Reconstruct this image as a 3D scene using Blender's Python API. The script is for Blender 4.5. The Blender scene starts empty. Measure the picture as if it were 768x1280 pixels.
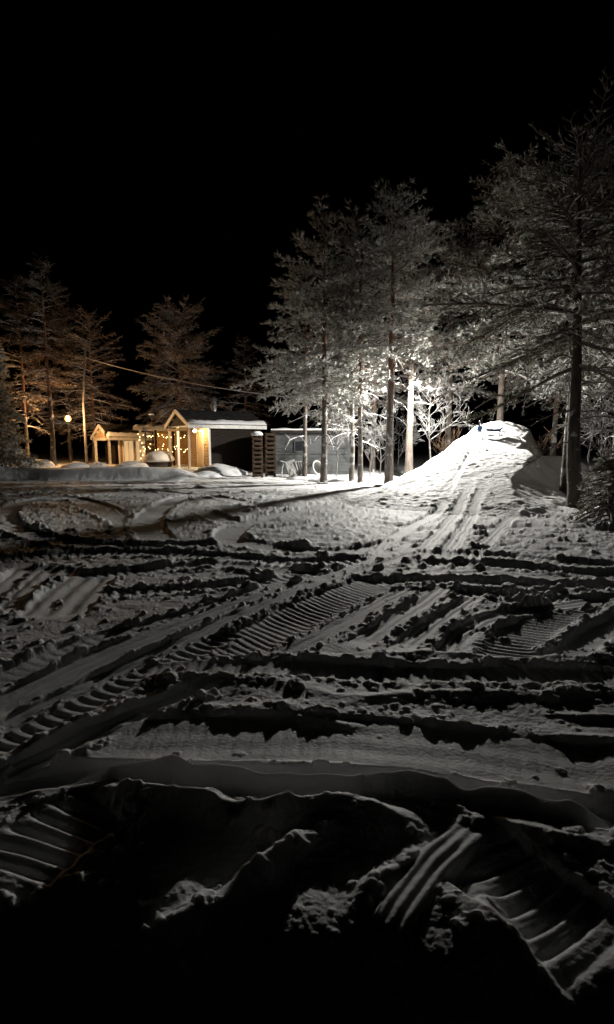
import bpy, math, random
import numpy as np
from mathutils import Vector

# ------------------------------------------------------------------ camera, world, exposure
S = bpy.context.scene
COL = S.collection
F_PX, CX, CY, HOR = 740.0, 384.0, 683.0, 560.0; FX = 750.1      # focal length and principal point of the photo, in its pixels
EYE = 1.5
PITCH = math.atan((CY - HOR) / F_PX)
cam_d = bpy.data.cameras.new('camera')
cam_d.sensor_fit = 'VERTICAL'; cam_d.sensor_height = 36.0; cam_d.sensor_width = 21.6
cam_d.lens = 36.0 * F_PX / 1280.0
cam_d.shift_y = (CY - 640.0) / 1280.0
cam_d.clip_start = 0.05; cam_d.clip_end = 1000
cam = bpy.data.objects.new('camera', cam_d); COL.objects.link(cam)
cam.location = (0, 0, EYE); cam.rotation_euler = (math.pi / 2 - PITCH, 0, 0)
S.camera = cam

W = bpy.data.worlds.new('World'); S.world = W; W.use_nodes = True
nt = W.node_tree
bg = nt.nodes['Background']
sky = nt.nodes.new('ShaderNodeTexSky'); sky.sky_type = 'NISHITA'; sky.sun_disc = False
sky.sun_elevation = math.radians(-7); sky.sun_rotation = math.radians(160)
nt.links.new(sky.outputs[0], bg.inputs[0]); bg.inputs[1].default_value = 0.004   # a moonless winter night

S.view_settings.view_transform = 'Standard'; S.view_settings.look = 'None'
S.view_settings.exposure = 0.0; S.view_settings.gamma = 1.0
S.cycles.use_denoising = True
try:
    S.cycles.denoiser = 'OPENIMAGEDENOISE'
except Exception:
    pass
S.cycles.max_bounces = 6; S.cycles.diffuse_bounces = 2; S.cycles.sample_clamp_indirect = 4.0
LAMP_W, SPOT_W, STREET_W, PORCH_W = 5000.0, 1000.0, 900.0, 110.0

def ray(px, py):
    u = (px - CX) / F_PX; v = (CY - py) / F_PX
    cp, sp = math.cos(PITCH), math.sin(PITCH)
    return np.array([u, v * sp + cp, v * cp - sp])

def at(px, py, d):
    r = ray(px, py); t = d / r[1]
    return Vector((r[0] * t, d, EYE + r[2] * t))

# ------------------------------------------------------------------ noise
def hsh(ix, iy, seed):
    with np.errstate(over='ignore'):
        h = (ix.astype(np.int64).astype(np.uint32) * np.uint32(374761393)
             + iy.astype(np.int64).astype(np.uint32) * np.uint32(668265263)
             + np.uint32((seed * 1442695041 + 12345) & 0xffffffff))
        h = (h ^ (h >> np.uint32(13))) * np.uint32(1274126177)
        h = (h ^ (h >> np.uint32(16))) * np.uint32(2246822519)
        h = h ^ (h >> np.uint32(15))
    return h.astype(np.float64) / 4294967295.0

def vn(x, y, seed):
    x = np.asarray(x, float); y = np.asarray(y, float)
    x0 = np.floor(x); y0 = np.floor(y); fx = x - x0; fy = y - y0
    sx = fx * fx * fx * (fx * (fx * 6 - 15) + 10); sy = fy * fy * fy * (fy * (fy * 6 - 15) + 10)
    a = hsh(x0, y0, seed); b = hsh(x0 + 1, y0, seed); c = hsh(x0, y0 + 1, seed); d = hsh(x0 + 1, y0 + 1, seed)
    return ((a + (b - a) * sx) * (1 - sy) + (c + (d - c) * sx) * sy) * 2 - 1

def fbm(x, y, seed, o=4, g=0.5):
    r = 0; a = 1.0; t = 0
    for i in range(o):
        r = r + a * vn(x * 2 ** i + i * 17.3, y * 2 ** i - i * 9.1, seed + i); t += a; a *= g
    return r / t

def clods(x, y, cell, prob, seed):
    x = x + .22 * cell * vn(x / cell * 1.7, y / cell * 1.7, seed + 7) + .1 * cell * vn(x / cell * 5, y / cell * 5, seed + 8)
    y = y + .22 * cell * vn(x / cell * 1.7 + 9, y / cell * 1.7, seed + 9) + .1 * cell * vn(x / cell * 5, y / cell * 5 + 7, seed + 10)
    gx = np.floor(x / cell); gy = np.floor(y / cell); best = np.zeros_like(x)
    for i in (-1, 0, 1):
        for j in (-1, 0, 1):
            ix = gx + i; iy = gy + j
            cx = (ix + .5 + (hsh(ix, iy, seed) - .5) * .8) * cell; cy = (iy + .5 + (hsh(ix, iy, seed + 1) - .5) * .8) * cell
            k = hsh(ix, iy, seed + 2)
            r = (.2 + .42 * hsh(ix, iy, seed + 3) ** 1.5) * cell
            e = 0.75 + .5 * hsh(ix, iy, seed + 4)
            q = r * r - ((x - cx) ** 2 * e + (y - cy) ** 2 / e)
            h = np.where((k < prob) & (q > 0), np.sqrt(np.maximum(q, 0)), 0)
            best = np.maximum(best, h)
    return best

def sst(a, b, x):
    t = np.clip((x - a) / (b - a), 0, 1); return t * t * (3 - 2 * t)

# ------------------------------------------------------------------ terrain
def G0(x, y):
    """smooth ground level: the yard rises gently beyond an added dip at the camera"""
    return -.34 * sst(1.72, .95, y - .12 * sst(.0, -.3, x) + .14 * sst(.15, .5, x) + .10 * vn(x * 2.3, y * 2.3, 14)) + .25 * sst(7, 21, y) + .10 * sst(22, 30, y) + .25 * sst(34, 70, y) + .12 * sst(6, 14, x) * sst(9, 16, y)  # the dip at the camera is shaped so the nearest snow falls dark

def bank(x, y):
    """low ploughed bank in front of the left-hand buildings"""
    end = sst(-4.0, -5.2, x)
    yc = 23.5 + .35 * np.sin(x * .5) + .15 * vn(x * .8, 0 * x, 5)
    up = sst(-.75, .0, y - yc); dn = 1 - .6 * sst(.3, 2.8, y - yc)
    return end * up * dn * (.44 + .06 * vn(x * .6, y * .6, 8))

FOOT = np.array([3.0, 12.3]); CREST = np.array([7.05, 22.2])
AX = (CREST - FOOT) / np.linalg.norm(CREST - FOOT); AL = np.linalg.norm(CREST - FOOT); AN = np.array([AX[1], -AX[0]])
def mound_h(x, y):
    dx = x - FOOT[0]; dy = y - FOOT[1]
    t = dx * AX[0] + dy * AX[1]; s = dx * AN[0] + dy * AN[1]
    s = s + .22 * vn(x * .9, y * .9, 31) + .08 * vn(x * 3, y * 3, 32)
    tt = t / AL
    h = 2.2 * np.where(tt < 1, np.clip(tt, 0, 1) ** 1.35, 1.0)
    h = h * (1 - sst(1.1, 1.42, tt))
    h = h * (1 - .13 * np.clip(np.abs(s + .1) / .9, 0, 1) ** 2 * sst(.5, 1, tt))
    left = 1 - sst(-3.5, -.35, s) ** 1.0
    left = np.where(s < 0, 1 - left, 1.0)
    left = np.clip((s + 3.3) / 2.6, 0, 1); left = left * left * (3 - 2 * left) * .5 + left * .5
    redge = .85 + .25 * sst(.0, .35, 1 - tt)
    right = 1 - np.clip((s - redge) / 1.25, 0, 1) ** .8
    # low shoulder of the heap running out to the right behind the steep face
    sh = .95 * np.exp(-((t - AL * .93) / 1.5) ** 2) * sst(4.4, 2.2, s) * sst(-.5, .8, s)
    return np.maximum(h * left * right, sh)

def Hz(x, y):
    x = np.array(float(x)); y = np.array(float(y))
    return float(G0(x, y) + np.maximum(bank(x, y), mound_h(x, y)))

def gp(px, py, dz=0.0):
    r = ray(px, py); z = 0.0
    for _ in range(12):
        t = (z + dz - EYE) / r[2]; x, y = r[0] * t, r[1] * t
        z = float(G0(np.array(x), np.array(y)))
    return (x, y)

def spline(pts, n=40):
    P = np.array(pts, float)
    if len(P) == 2:
        t = np.linspace(0, 1, n)[:, None]; return P[0] * (1 - t) + P[1] * t
    P = np.vstack([2 * P[0] - P[1], P, 2 * P[-1] - P[-2]]); out = []
    k = len(P) - 3; m = max(6, n // k)
    for i in range(k):
        t = np.linspace(0, 1, m, endpoint=(i == k - 1))[:, None]
        a, b, c, d = P[i], P[i + 1], P[i + 2], P[i + 3]
        out.append(.5 * (2 * b + (c - a) * t + (2 * a - 5 * b + 4 * c - d) * t ** 2 + (3 * b - a - 3 * c + d) * t ** 3))
    return np.vstack(out)

def along(X, Y, path, reach):
    """for the points within reach of a path: index, arclength, signed distance"""
    lo = path.min(0) - reach; hi = path.max(0) + reach
    idx = np.nonzero((X > lo[0]) & (X < hi[0]) & (Y > lo[1]) & (Y < hi[1]))[0]
    x = X[idx]; y = Y[idx]; best = np.full(len(idx), 1e9); s = np.zeros(len(idx)); sg = np.zeros(len(idx))
    acc = 0.0
    for a, b in zip(path[:-1], path[1:]):
        e = b - a; L = math.hypot(*e)
        if L < 1e-6: continue
        e = e / L
        dx = x - a[0]; dy = y - a[1]
        t = np.clip(dx * e[0] + dy * e[1], 0, L)
        qx = dx - t * e[0]; qy = dy - t * e[1]; d = qx * qx + qy * qy
        m = d < best
        best = np.where(m, d, best); s = np.where(m, acc + t, s); sg = np.where(m, np.sign(dx * e[1] - dy * e[0]), sg)
        acc += L
    return idx, s, np.sqrt(best) * sg, acc

# tracks: (kind, pixel path on the ground, options), oldest first; the paths become ground positions
TR = []
def track(pts, w, depth=.03, lug=0, pitch=.1, slant=0, bl=.04, br=.04, lines=0, world=False):
    TR.append(('t', pts if world else [gp(*p) for p in pts], dict(w=w, depth=depth, lug=lug, pitch=pitch, slant=slant, bl=bl, br=br, lines=lines)))
def berm(pts, h, w, rough=.3, steep=.45):
    TR.append(('b', [gp(p[0], p[1], h * .5) for p in pts], dict(h=h, w=w, rough=rough, steep=steep)))

# far yard: loops and sweeps
track([(-10, 612), (120, 604), (260, 610), (420, 606), (500, 612)], .55, .04, .02, .14)
track([(-10, 622), (110, 611), (250, 620), (330, 634), (400, 632), (480, 618)], .5, .04, .02, .14, bl=.1, br=.06)
track([(160, 660), (140, 640), (85, 622), (30, 628), (6, 645), (25, 664), (90, 678), (200, 682), (330, 680)], .5, .06, .02, .14, bl=.12, br=.09)
track([(150, 652), (112, 634), (90, 630)], .5, .05, bl=.12, br=.12)
track([(200, 676), (185, 650), (230, 622), (300, 616)], .6, .06, .02, .14, bl=.13, br=.1)
track([(440, 630), (330, 648), (285, 668), (330, 684), (430, 690), (520, 676)], .55, .06, .0, bl=.11, br=.07)
track([(250, 640), (300, 655), (345, 650)], .5, .04, bl=.12, br=.12)
track([(480, 640), (420, 652), (330, 664)], .5, .04, .02, .12, bl=.08, br=.08)
track([(460, 655), (560, 664), (680, 660), (790, 668)], .5, .04, .02, .13, bl=.06, br=.05)
track([(600, 640), (700, 652), (790, 662)], .5, .04, .02, .13, bl=.05, br=.1)
track([(-20, 700), (120, 690), (250, 694), (360, 705), (470, 700)], .5, .05, .03, .12, bl=.1, br=.08)
track([(-20, 732), (140, 716), (260, 706), (330, 712), (420, 724)], .5, .05, .02, .12, bl=.11, br=.09)
track([(-20, 752), (150, 742), (300, 732), (400, 716)], .4, .04, .02, .12, bl=.08, br=.08)
for a, b, c in (((612, 612), (580, 660), (545, 712)), ((596, 616), (552, 664), (510, 712)), ((648, 640), (610, 676), (580, 714)), ((560, 634), (500, 668), (460, 704))):
    track([a, b, c], .26, .022, bl=.03, br=.03, lines=.006)
track([(460, 690), (610, 696), (790, 712)], .5, .04, .02, .12, bl=.06, br=.06)
track([(470, 704), (600, 706), (790, 722)], .4, .05, .02, .12, bl=.07, br=.08)
# raked patch at the left
track([(-10, 764), (50, 706)], .55, .05, .0, bl=.12, br=.05, lines=.02)
track([(20, 772), (78, 708)], .5, .04, .0, bl=.05, br=.04, lines=.02)
track([(60, 776), (118, 716)], .6, .03, .0, bl=.05, br=.12, lines=.02)
# cross sweeps in the middle distance
track([(430, 728), (560, 727), (790, 735)], .36, .06, .03, .09, bl=.09, br=.08)
track([(420, 745), (600, 742), (790, 757)], .36, .05, .03, .09, bl=.1, br=.06)
# diagonals
track([(-40, 870), (120, 800), (260, 764), (370, 726)], .3, .03, .005, .1, bl=.07, br=.08)
track([(-40, 905), (110, 830), (240, 778), (400, 726), (520, 682)], .32, .03, .0, bl=.05, br=.04, lines=.008)
track([(250, 850), (330, 800), (420, 752), (480, 726)], .62, .03, .022, .085, slant=.5, bl=.02, br=.03)
track([(-40, 938), (100, 862), (240, 798), (395, 732), (520, 690)], .24, .055, .0, bl=.035, br=.035, lines=.009)
track([(310, 850), (420, 788), (520, 732)], .24, .02, .0, bl=.04, br=.05, lines=.008)
track([(440, 815), (505, 772), (560, 730)], .22, .02, .0, bl=.05, br=.06, lines=.006)
track([(500, 818), (560, 768), (600, 744)], .2, .02, .0, bl=.06, br=.05, lines=.006)
track([(590, 835), (670, 792), (750, 752)], .6, .03, .024, .085, slant=-.35, bl=.03, br=.08)
track([(555, 830), (590, 790), (640, 766), (790, 745)], .24, .02, .0, bl=.05, br=.05, lines=.006)
track([(700, 830), (740, 795), (800, 760)], .3, .05, .0, bl=.1, br=.1)
# near tread and wheel tracks at the left
track([(-60, 962), (60, 902), (170, 846), (300, 790)], .25, .06, .045, .1, bl=.03, br=.05)
track([(-60, 1008), (60, 945), (160, 898), (290, 850)], .2, .06, .0, bl=.06, br=.07, lines=.012)
# cross tracks and berms
track([(150, 838), (330, 838), (520, 846), (700, 846), (800, 850)], .34, .03, .015, .09, bl=.09, br=.05)
track([(110, 930), (300, 925), (520, 935), (800, 965)], .52, .02, .005, .085, bl=.03, br=.04, lines=.003)
berm([(430, 818), (560, 816), (640, 822), (800, 818)], .07, .07)
berm([(170, 840), (330, 852), (440, 872), (520, 868), (640, 862), (800, 866)], .06, .07)
berm([(200, 876), (330, 888), (430, 905), (480, 906)], .045, .045)
berm([(480, 880), (560, 900), (620, 906), (650, 905)], .045, .04)
berm([(668, 892), (740, 890), (820, 896)], .05, .04)
berm([(660, 918), (740, 918), (820, 926)], .045, .04)
track([(-60, 1000), (130, 968), (330, 985), (520, 985), (660, 1010), (820, 1020)], .26, .11, .0, bl=.02, br=.01)
berm([(60, 962), (180, 944), (260, 946), (330, 962), (420, 956), (500, 960), (560, 972), (640, 982), (800, 992)], .20, .055, .4)
berm([(-60, 996), (60, 976), (130, 976)], .06, .05, .4)
berm([(100, 978), (150, 980), (240, 990), (320, 1004), (420, 994), (480, 1004), (560, 1018)], .19, .08, .45)
berm([(560, 1026), (620, 1024), (690, 1036), (820, 1066)], .06, .05, .3)
# bottom edge
track([(140, 1000), (60, 1050), (-40, 1130)], .42, .02, .05, .085, bl=.02, br=.05)
track([(560, 1035), (640, 1100), (720, 1160), (800, 1230)], .4, .05, .045, .085, slant=0, bl=.04, br=.03)
berm([(430, 1000), (360, 1062), (280, 1120), (200, 1160), (140, 1200)], .15, .05, .9)
berm([(540, 1040), (500, 1085), (420, 1150)], .07, .05, .8)
berm([(568, 1070), (610, 1112), (650, 1155), (700, 1205)], .13, .05, .25)
track([(598, 1024), (560, 1070), (515, 1130), (455, 1210)], .13, -.035, .0, bl=.01, br=.01, lines=.008)
# lumpy edge of the cleared yard at the right, below the big tree
berm([(640, 632), (700, 643), (760, 655), (830, 668)], .14, .28, .5)

def detail(X, Y):
    D = .035 * fbm(X * .35, Y * .35, 3, 3) + .014 * fbm(X * 1.3, Y * 1.3, 11, 4, .5) + .003 * fbm(X * 6, Y * 6, 21, 3)
    rid = 1 - np.abs(fbm(X * 1.6 + .3 * vn(X, Y, 7), Y * 2.6, 41, 3)) * 2.2
    mid = sst(5, 9, Y) * (1 - .45 * sst(15, 20, Y))
    D = D + .022 * np.maximum(rid, 0) ** 2 * (.2 + .8 * mid)
    D = D + .0042 * (fbm(X * 34, Y * 34, 48, 3, .65)) * (1 - sst(6, 10, Y)) + (.034 * np.abs(fbm(X * 4.2, Y * 4.2, 45, 4, .6)) + .015 * np.abs(fbm(X * 11, Y * 11, 47, 3, .6))) * (.22 + .78 * mid)
    prob = .035 + (.02 + .06 * mid) * sst(-.35, .3, vn(X * .7, Y * .7, 49)) + 0 * X
    for kind, pts, o in TR:
        path = spline(pts)
        if kind == 't':
            hw = o['w'] / 2
            idx, s, q, L = along(X, Y, path, hw * 2.6 + .15)
            if not len(idx): continue
            x = X[idx]; y = Y[idx]
            qw = q + .014 * vn(x * 5, y * 5, 51) + .02 * vn(x * 1.5, y * 1.5, 52)
            a = np.abs(qw) / hw
            fade = sst(0, .25, s + 1e-6) * sst(0, .25, L - s + 1e-6)
            core = (1 - sst(.88, 1.06, a)) * fade
            low = .035 * fbm(x * .35, y * .35, 3, 3) + .0015 * fbm(x * 7, y * 7, 61, 2) + sst(6, 9, y) * .012 * np.abs(fbm(x * 4, y * 4, 64, 4, .6))
            tgt = low - (.7 - .35 * sst(6.3, 9.3, y)) * o['depth'] + o['depth'] * .25 * a * a
            if o['lug']:
                ph = (s + o['slant'] * qw + .012 * vn(x * 4, y * 4, 62)) / o['pitch'] * 2 * math.pi
                wv = np.sin(ph) + .3 * np.sin(2 * ph + .8)
                patchy = .55 + .45 * sst(-.5, .3, vn(x * 1.1, y * 1.1, 63))
                tgt = tgt + o['lug'] * .36 * wv * patchy * (1 - .5 * sst(.55, .95, a))
            if o['lines']:
                tgt = tgt + o['lines'] * .5 * np.cos(qw / hw * 3 * math.pi)
            D[idx] = D[idx] * (1 - core) + tgt * core
            for side, bh in ((1, o['bl']), (-1, o['br'])):
                u = qw * side / hw - 1.16; wd = .05 / hw + .14
                pr = np.exp(-(np.where(u < 0, u * 1.6, u) / wd) ** 2) * fade
                nz = .55 + .6 * vn(s * 2.2, 0 * s + side * 3 + len(path), 71) + .45 * vn(s * 9, qw * 9, 72)
                D[idx] += (.42 - .26 * sst(6.3, 9.3, y)) * bh * pr * np.clip(nz, 0.05, 1.7)
                prob[idx] = np.clip(prob[idx] + pr * .45 * min(1, bh / .07), 0, .6)
            prob[idx] *= (1 - .93 * core)
        else:
            w = o['w']
            idx, s, q, L = along(X, Y, path, w * 3.2 + .1)
            if not len(idx): continue
            x = X[idx]; y = Y[idx]
            q = q + .03 * vn(s * 3, 0 * s, 81) + .012 * vn(x * 11, y * 11, 82)
            fade = sst(0, .3, s + 1e-6) * sst(0, .3, L - s + 1e-6)
            nz = np.clip(.95 + o['rough'] * (.5 * vn(s * 2.5, 0 * s + 2, 83) + .55 * vn(s * 9, q * 6, 84)), .15, 1.9)
            a = np.abs(q) / w
            pr = np.exp(-(a ** 1.6)) * fade
            D[idx] = D[idx] * (1 - .5 * pr) + .55 * o['h'] * pr * nz
            prob[idx] = np.clip(prob[idx] + o['rough'] * np.exp(-(a / 1.5) ** 2) * (.35 + .55 * (o['rough'] > .6)) * fade, 0, .75)
    near = 1 - sst(16, 26, Y)
    ff = sst(5, 9, Y)
    c = .9 * clods(X, Y, .045, prob * 1.1, 101)
    c = np.maximum(c, .85 * clods(X, Y, .09, prob * .85, 106))
    c = np.maximum(c, .8 * clods(X, Y, .16, prob * (.22 + .5 * ff), 111))
    c = np.maximum(c, .65 * clods(X, Y, .32, prob * .16 * ff, 121))
    c = c * (1 + .35 * vn(X * 30, Y * 30, 131)) * (.62 + .38 * sst(2.8, 5, Y)) * (1 - .22 * sst(5, 8, Y))
    return D + c * (.35 + .4 * near)

# ------------------------------------------------------------------ mesh helpers
class MB:
    def __init__(s): s.V = []; s.F = []; s.M = []; s.A = []; s.n = 0
    def add(s, V, F, m=0, a=0.0):
        V = np.asarray(V, float).reshape(-1, 3); F = np.asarray(F, np.int64)
        s.V.append(V); s.F.append(F + s.n); s.M.append(np.full(len(F), m)); s.A.append(np.broadcast_to(np.asarray(a, float), (len(V),)))
        s.n += len(V); return s
    def box(s, c, size, m=0, rz=0.0, rx=0.0, ry=0.0):
        c = np.array(c, float); h = np.array(size, float) / 2
        v = np.array([[x, y, z] for x in (-1, 1) for y in (-1, 1) for z in (-1, 1)], float) * h
        for ang, i, j in ((rx, 1, 2), (ry, 2, 0), (rz, 0, 1)):
            if ang:
                cs, sn = math.cos(ang), math.sin(ang); w = v.copy()
                v[:, i] = w[:, i] * cs - w[:, j] * sn; v[:, j] = w[:, i] * sn + w[:, j] * cs
        f = [[0, 1, 3, 2], [4, 6, 7, 5], [0, 4, 5, 1], [2, 3, 7, 6], [0, 2, 6, 4], [1, 5, 7, 3]]
        return s.add(v + c, f, m)
    def beam(s, a, b, w, h, m=0, up=(0, 0, 1)):
        a = np.array(a, float); b = np.array(b, float); d = b - a; d /= np.linalg.norm(d)
        u = np.array(up, float)
        if abs(d @ u) > .98: u = np.array([1., 0, 0])
        r = np.cross(d, u); r /= np.linalg.norm(r); u = np.cross(r, d)
        v = [p + r * sx * w / 2 + u * sz * h / 2 for p in (a, b) for sx, sz in ((-1, -1), (1, -1), (1, 1), (-1, 1))]
        return s.add(v, [[3, 2, 1, 0], [4, 5, 6, 7], [0, 1, 5, 4], [1, 2, 6, 5], [2, 3, 7, 6], [3, 0, 4, 7]], m)
    def tube(s, P, R, k=6, m=0, a=0.0, cap=True):
        P = np.asarray(P, float); n = len(P); R = np.broadcast_to(np.asarray(R, float), (n,))
        T = np.gradient(P, axis=0); T /= np.linalg.norm(T, axis=1)[:, None] + 1e-12
        u = np.array([0.0, 0, 1]) if abs(T[0][2]) < .8 else np.array([1.0, 0, 0])
        B = np.cross(T, u); B /= np.linalg.norm(B, axis=1)[:, None] + 1e-12; N = np.cross(B, T)
        th = np.arange(k) * 2 * math.pi / k
        V = P[:, None] + R[:, None, None] * (np.cos(th)[None, :, None] * B[:, None] + np.sin(th)[None, :, None] * N[:, None])
        i = np.arange(n - 1)[:, None] * k; j = np.arange(k)[None]; j2 = (j + 1) % k
        F = np.stack([i + j, i + j2, i + k + j2, i + k + j], -1).reshape(-1, 4)
        base = s.n
        s.add(V.reshape(-1, 3), F, m, a)
        if cap and k >= 3:
            for r0, rev in ((0, True), ((n - 1) * k, False)):
                c = V.reshape(-1, 3)[r0:r0 + k]; q = np.vstack([c, c.mean(0)])
                f = [[jj, (jj + 1) % k, k] if not rev else [(jj + 1) % k, jj, k] for jj in range(k)]
                s.add(q, f, m, a)
        return s
    def lathe(s, prof, k=16, c=(0, 0, 0), m=0):
        prof = np.array(prof, float); th = np.arange(k) * 2 * math.pi / k
        V = np.stack([prof[:, 0][:, None] * np.cos(th), prof[:, 0][:, None] * np.sin(th), np.repeat(prof[:, 1][:, None], k, 1)], -1) + np.array(c)
        n = len(prof); i = np.arange(n - 1)[:, None] * k; j = np.arange(k)[None]; j2 = (j + 1) % k
        F = np.stack([i + j, i + j2, i + k + j2, i + k + j], -1).reshape(-1, 4)
        return s.add(V.reshape(-1, 3), F, m)
    def build(s, name, mats, parent=None, smooth=False, attr=None):
        me = bpy.data.meshes.new(name)
        V = np.vstack(s.V); me.vertices.add(len(V)); me.vertices.foreach_set('co', V.astype(np.float32).ravel())
        tot = np.concatenate([np.full(len(f), f.shape[1]) for f in s.F]); idx = np.concatenate([f.ravel() for f in s.F])
        me.loops.add(len(idx)); me.loops.foreach_set('vertex_index', idx.astype(np.int32))
        me.polygons.add(len(tot)); st = np.concatenate([[0], np.cumsum(tot)[:-1]])
        me.polygons.foreach_set('loop_start', st.astype(np.int32)); me.polygons.foreach_set('loop_total', tot.astype(np.int32))
        me.polygons.foreach_set('material_index', np.concatenate(s.M).astype(np.int32))
        me.polygons.foreach_set('use_smooth', np.full(len(tot), bool(smooth)))
        for m in (mats if isinstance(mats, (list, tuple)) else [mats]): me.materials.append(m)
        if attr:
            at_ = me.attributes.new(attr, 'FLOAT', 'POINT'); at_.data.foreach_set('value', np.concatenate(s.A).astype(np.float32))
        me.update(calc_edges=True)
        o = bpy.data.objects.new(name, me); COL.objects.link(o)
        if parent: o.parent = parent
        return o

def ico(sub=2):
    import bmesh
    bm = bmesh.new(); bmesh.ops.create_icosphere(bm, subdivisions=sub, radius=1)
    V = np.array([v.co[:] for v in bm.verts]); F = np.array([[v.index for v in f.verts] for f in bm.faces]); bm.free(); return V, F
ICO = ico(2); ICO3 = ico(4)

def tag(o, label=None, cat=None, group=None, kind=None):
    for k, v in (('label', label), ('category', cat), ('group', group), ('kind', kind)):
        if v: o[k] = v
    return o
def thing(name, label, cat, loc, rz=0, group=None):
    o = bpy.data.objects.new(name, None); o.empty_display_size = .3; COL.objects.link(o)
    o.location = loc; o.rotation_euler = (0, 0, rz)
    return tag(o, label, cat, group)

# ------------------------------------------------------------------ materials
def mat(name, base=(.5, .5, .5), rough=.6, emit=None, strength=0, metallic=0):
    m = bpy.data.materials.new(name); m.use_nodes = True; b = m.node_tree.nodes['Principled BSDF']
    b.inputs['Base Color'].default_value = (*base, 1); b.inputs['Roughness'].default_value = rough; b.inputs['Metallic'].default_value = metallic
    if emit: b.inputs['Emission Color'].default_value = (*emit, 1); b.inputs['Emission Strength'].default_value = strength
    return m
def noise_mix(m, c1, c2, scale, lo=.4, hi=.6, stretch=None, bump=0, bscale=40, dist=.02, coord='Object', detail=5):
    n = m.node_tree.nodes; l = m.node_tree.links; b = n['Principled BSDF']
    tc = n.new('ShaderNodeTexCoord'); src = tc.outputs[coord]
    if stretch:
        mp = n.new('ShaderNodeMapping'); mp.inputs['Scale'].default_value = stretch; l.new(src, mp.inputs[0]); src = mp.outputs[0]
    nz = n.new('ShaderNodeTexNoise'); nz.inputs['Scale'].default_value = scale; nz.inputs['Detail'].default_value = detail; l.new(src, nz.inputs['Vector'])
    r = n.new('ShaderNodeValToRGB'); r.color_ramp.elements[0].position = lo; r.color_ramp.elements[1].position = hi
    r.color_ramp.elements[0].color = (*c1, 1); r.color_ramp.elements[1].color = (*c2, 1)
    l.new(nz.outputs['Fac'], r.inputs[0]); l.new(r.outputs[0], b.inputs['Base Color'])
    if bump:
        nb = n.new('ShaderNodeTexNoise'); nb.inputs['Scale'].default_value = bscale; nb.inputs['Detail'].default_value = 6; l.new(src, nb.inputs['Vector'])
        bp = n.new('ShaderNodeBump'); bp.inputs['Strength'].default_value = bump; bp.inputs['Distance'].default_value = dist
        l.new(nb.outputs['Fac'], bp.inputs['Height']); l.new(bp.outputs[0], b.inputs['Normal'])
    return m, r.outputs[0]
def snow_cap(m, colour_socket, lo=.15, hi=.5, snow=(.8, .81, .83), noise=.35, scale=6):
    """snow lying on the faces that look upwards"""
    n = m.node_tree.nodes; l = m.node_tree.links; b = n['Principled BSDF']
    g = n.new('ShaderNodeNewGeometry'); sp = n.new('ShaderNodeSeparateXYZ'); l.new(g.outputs['Normal'], sp.inputs[0])
    nz = n.new('ShaderNodeTexNoise'); nz.inputs['Scale'].default_value = scale; tc = n.new('ShaderNodeTexCoord'); l.new(tc.outputs['Object'], nz.inputs['Vector'])
    a = n.new('ShaderNodeMath'); a.operation = 'MULTIPLY_ADD'; l.new(nz.outputs['Fac'], a.inputs[0]); a.inputs[1].default_value = noise * 2; l.new(sp.outputs['Z'], a.inputs[2])
    mr = n.new('ShaderNodeMapRange'); mr.inputs['From Min'].default_value = lo + noise; mr.inputs['From Max'].default_value = hi + noise; l.new(a.outputs[0], mr.inputs['Value'])
    mx = n.new('ShaderNodeMix'); mx.data_type = 'RGBA'; l.new(mr.outputs[0], mx.inputs[0]); l.new(colour_socket, mx.inputs[6]); mx.inputs[7].default_value = (*snow, 1)
    l.new(mx.outputs[2], b.inputs['Base Color']); return m

M = {}
M['snow'] = mat('snow', rough=.7); noise_mix(M['snow'], (.74, .75, .77), (.84, .845, .85), 3, .3, .7, bump=.35, bscale=45, dist=.015)
b_ = M['snow'].node_tree.nodes['Principled BSDF']; b_.inputs['Specular IOR Level'].default_value = .25
b_.subsurface_method = 'BURLEY'; b_.inputs['Subsurface Weight'].default_value = .55; b_.inputs['Subsurface Radius'].default_value = (1.0, .95, .9); b_.inputs['Subsurface Scale'].default_value = .02
M['fine_snow'] = mat('fine_snow', rough=.7); noise_mix(M['fine_snow'], (.76, .77, .79), (.84, .845, .85), 5, .3, .7, bump=.5, bscale=14, dist=.04)
M['mound_snow'] = mat('mound_snow', rough=.75); _m = M['mound_snow']; noise_mix(_m, (.36, .32, .28), (.62, .59, .55), 2.5, .3, .7, bump=.5, bscale=14, dist=.04)
snow_cap(_m, _m.node_tree.nodes['Color Ramp'].outputs[0], .5, .72, snow=(.82, .825, .83), noise=.12, scale=3)  # grey-brown on steep faces, white on faces that look upwards
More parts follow.
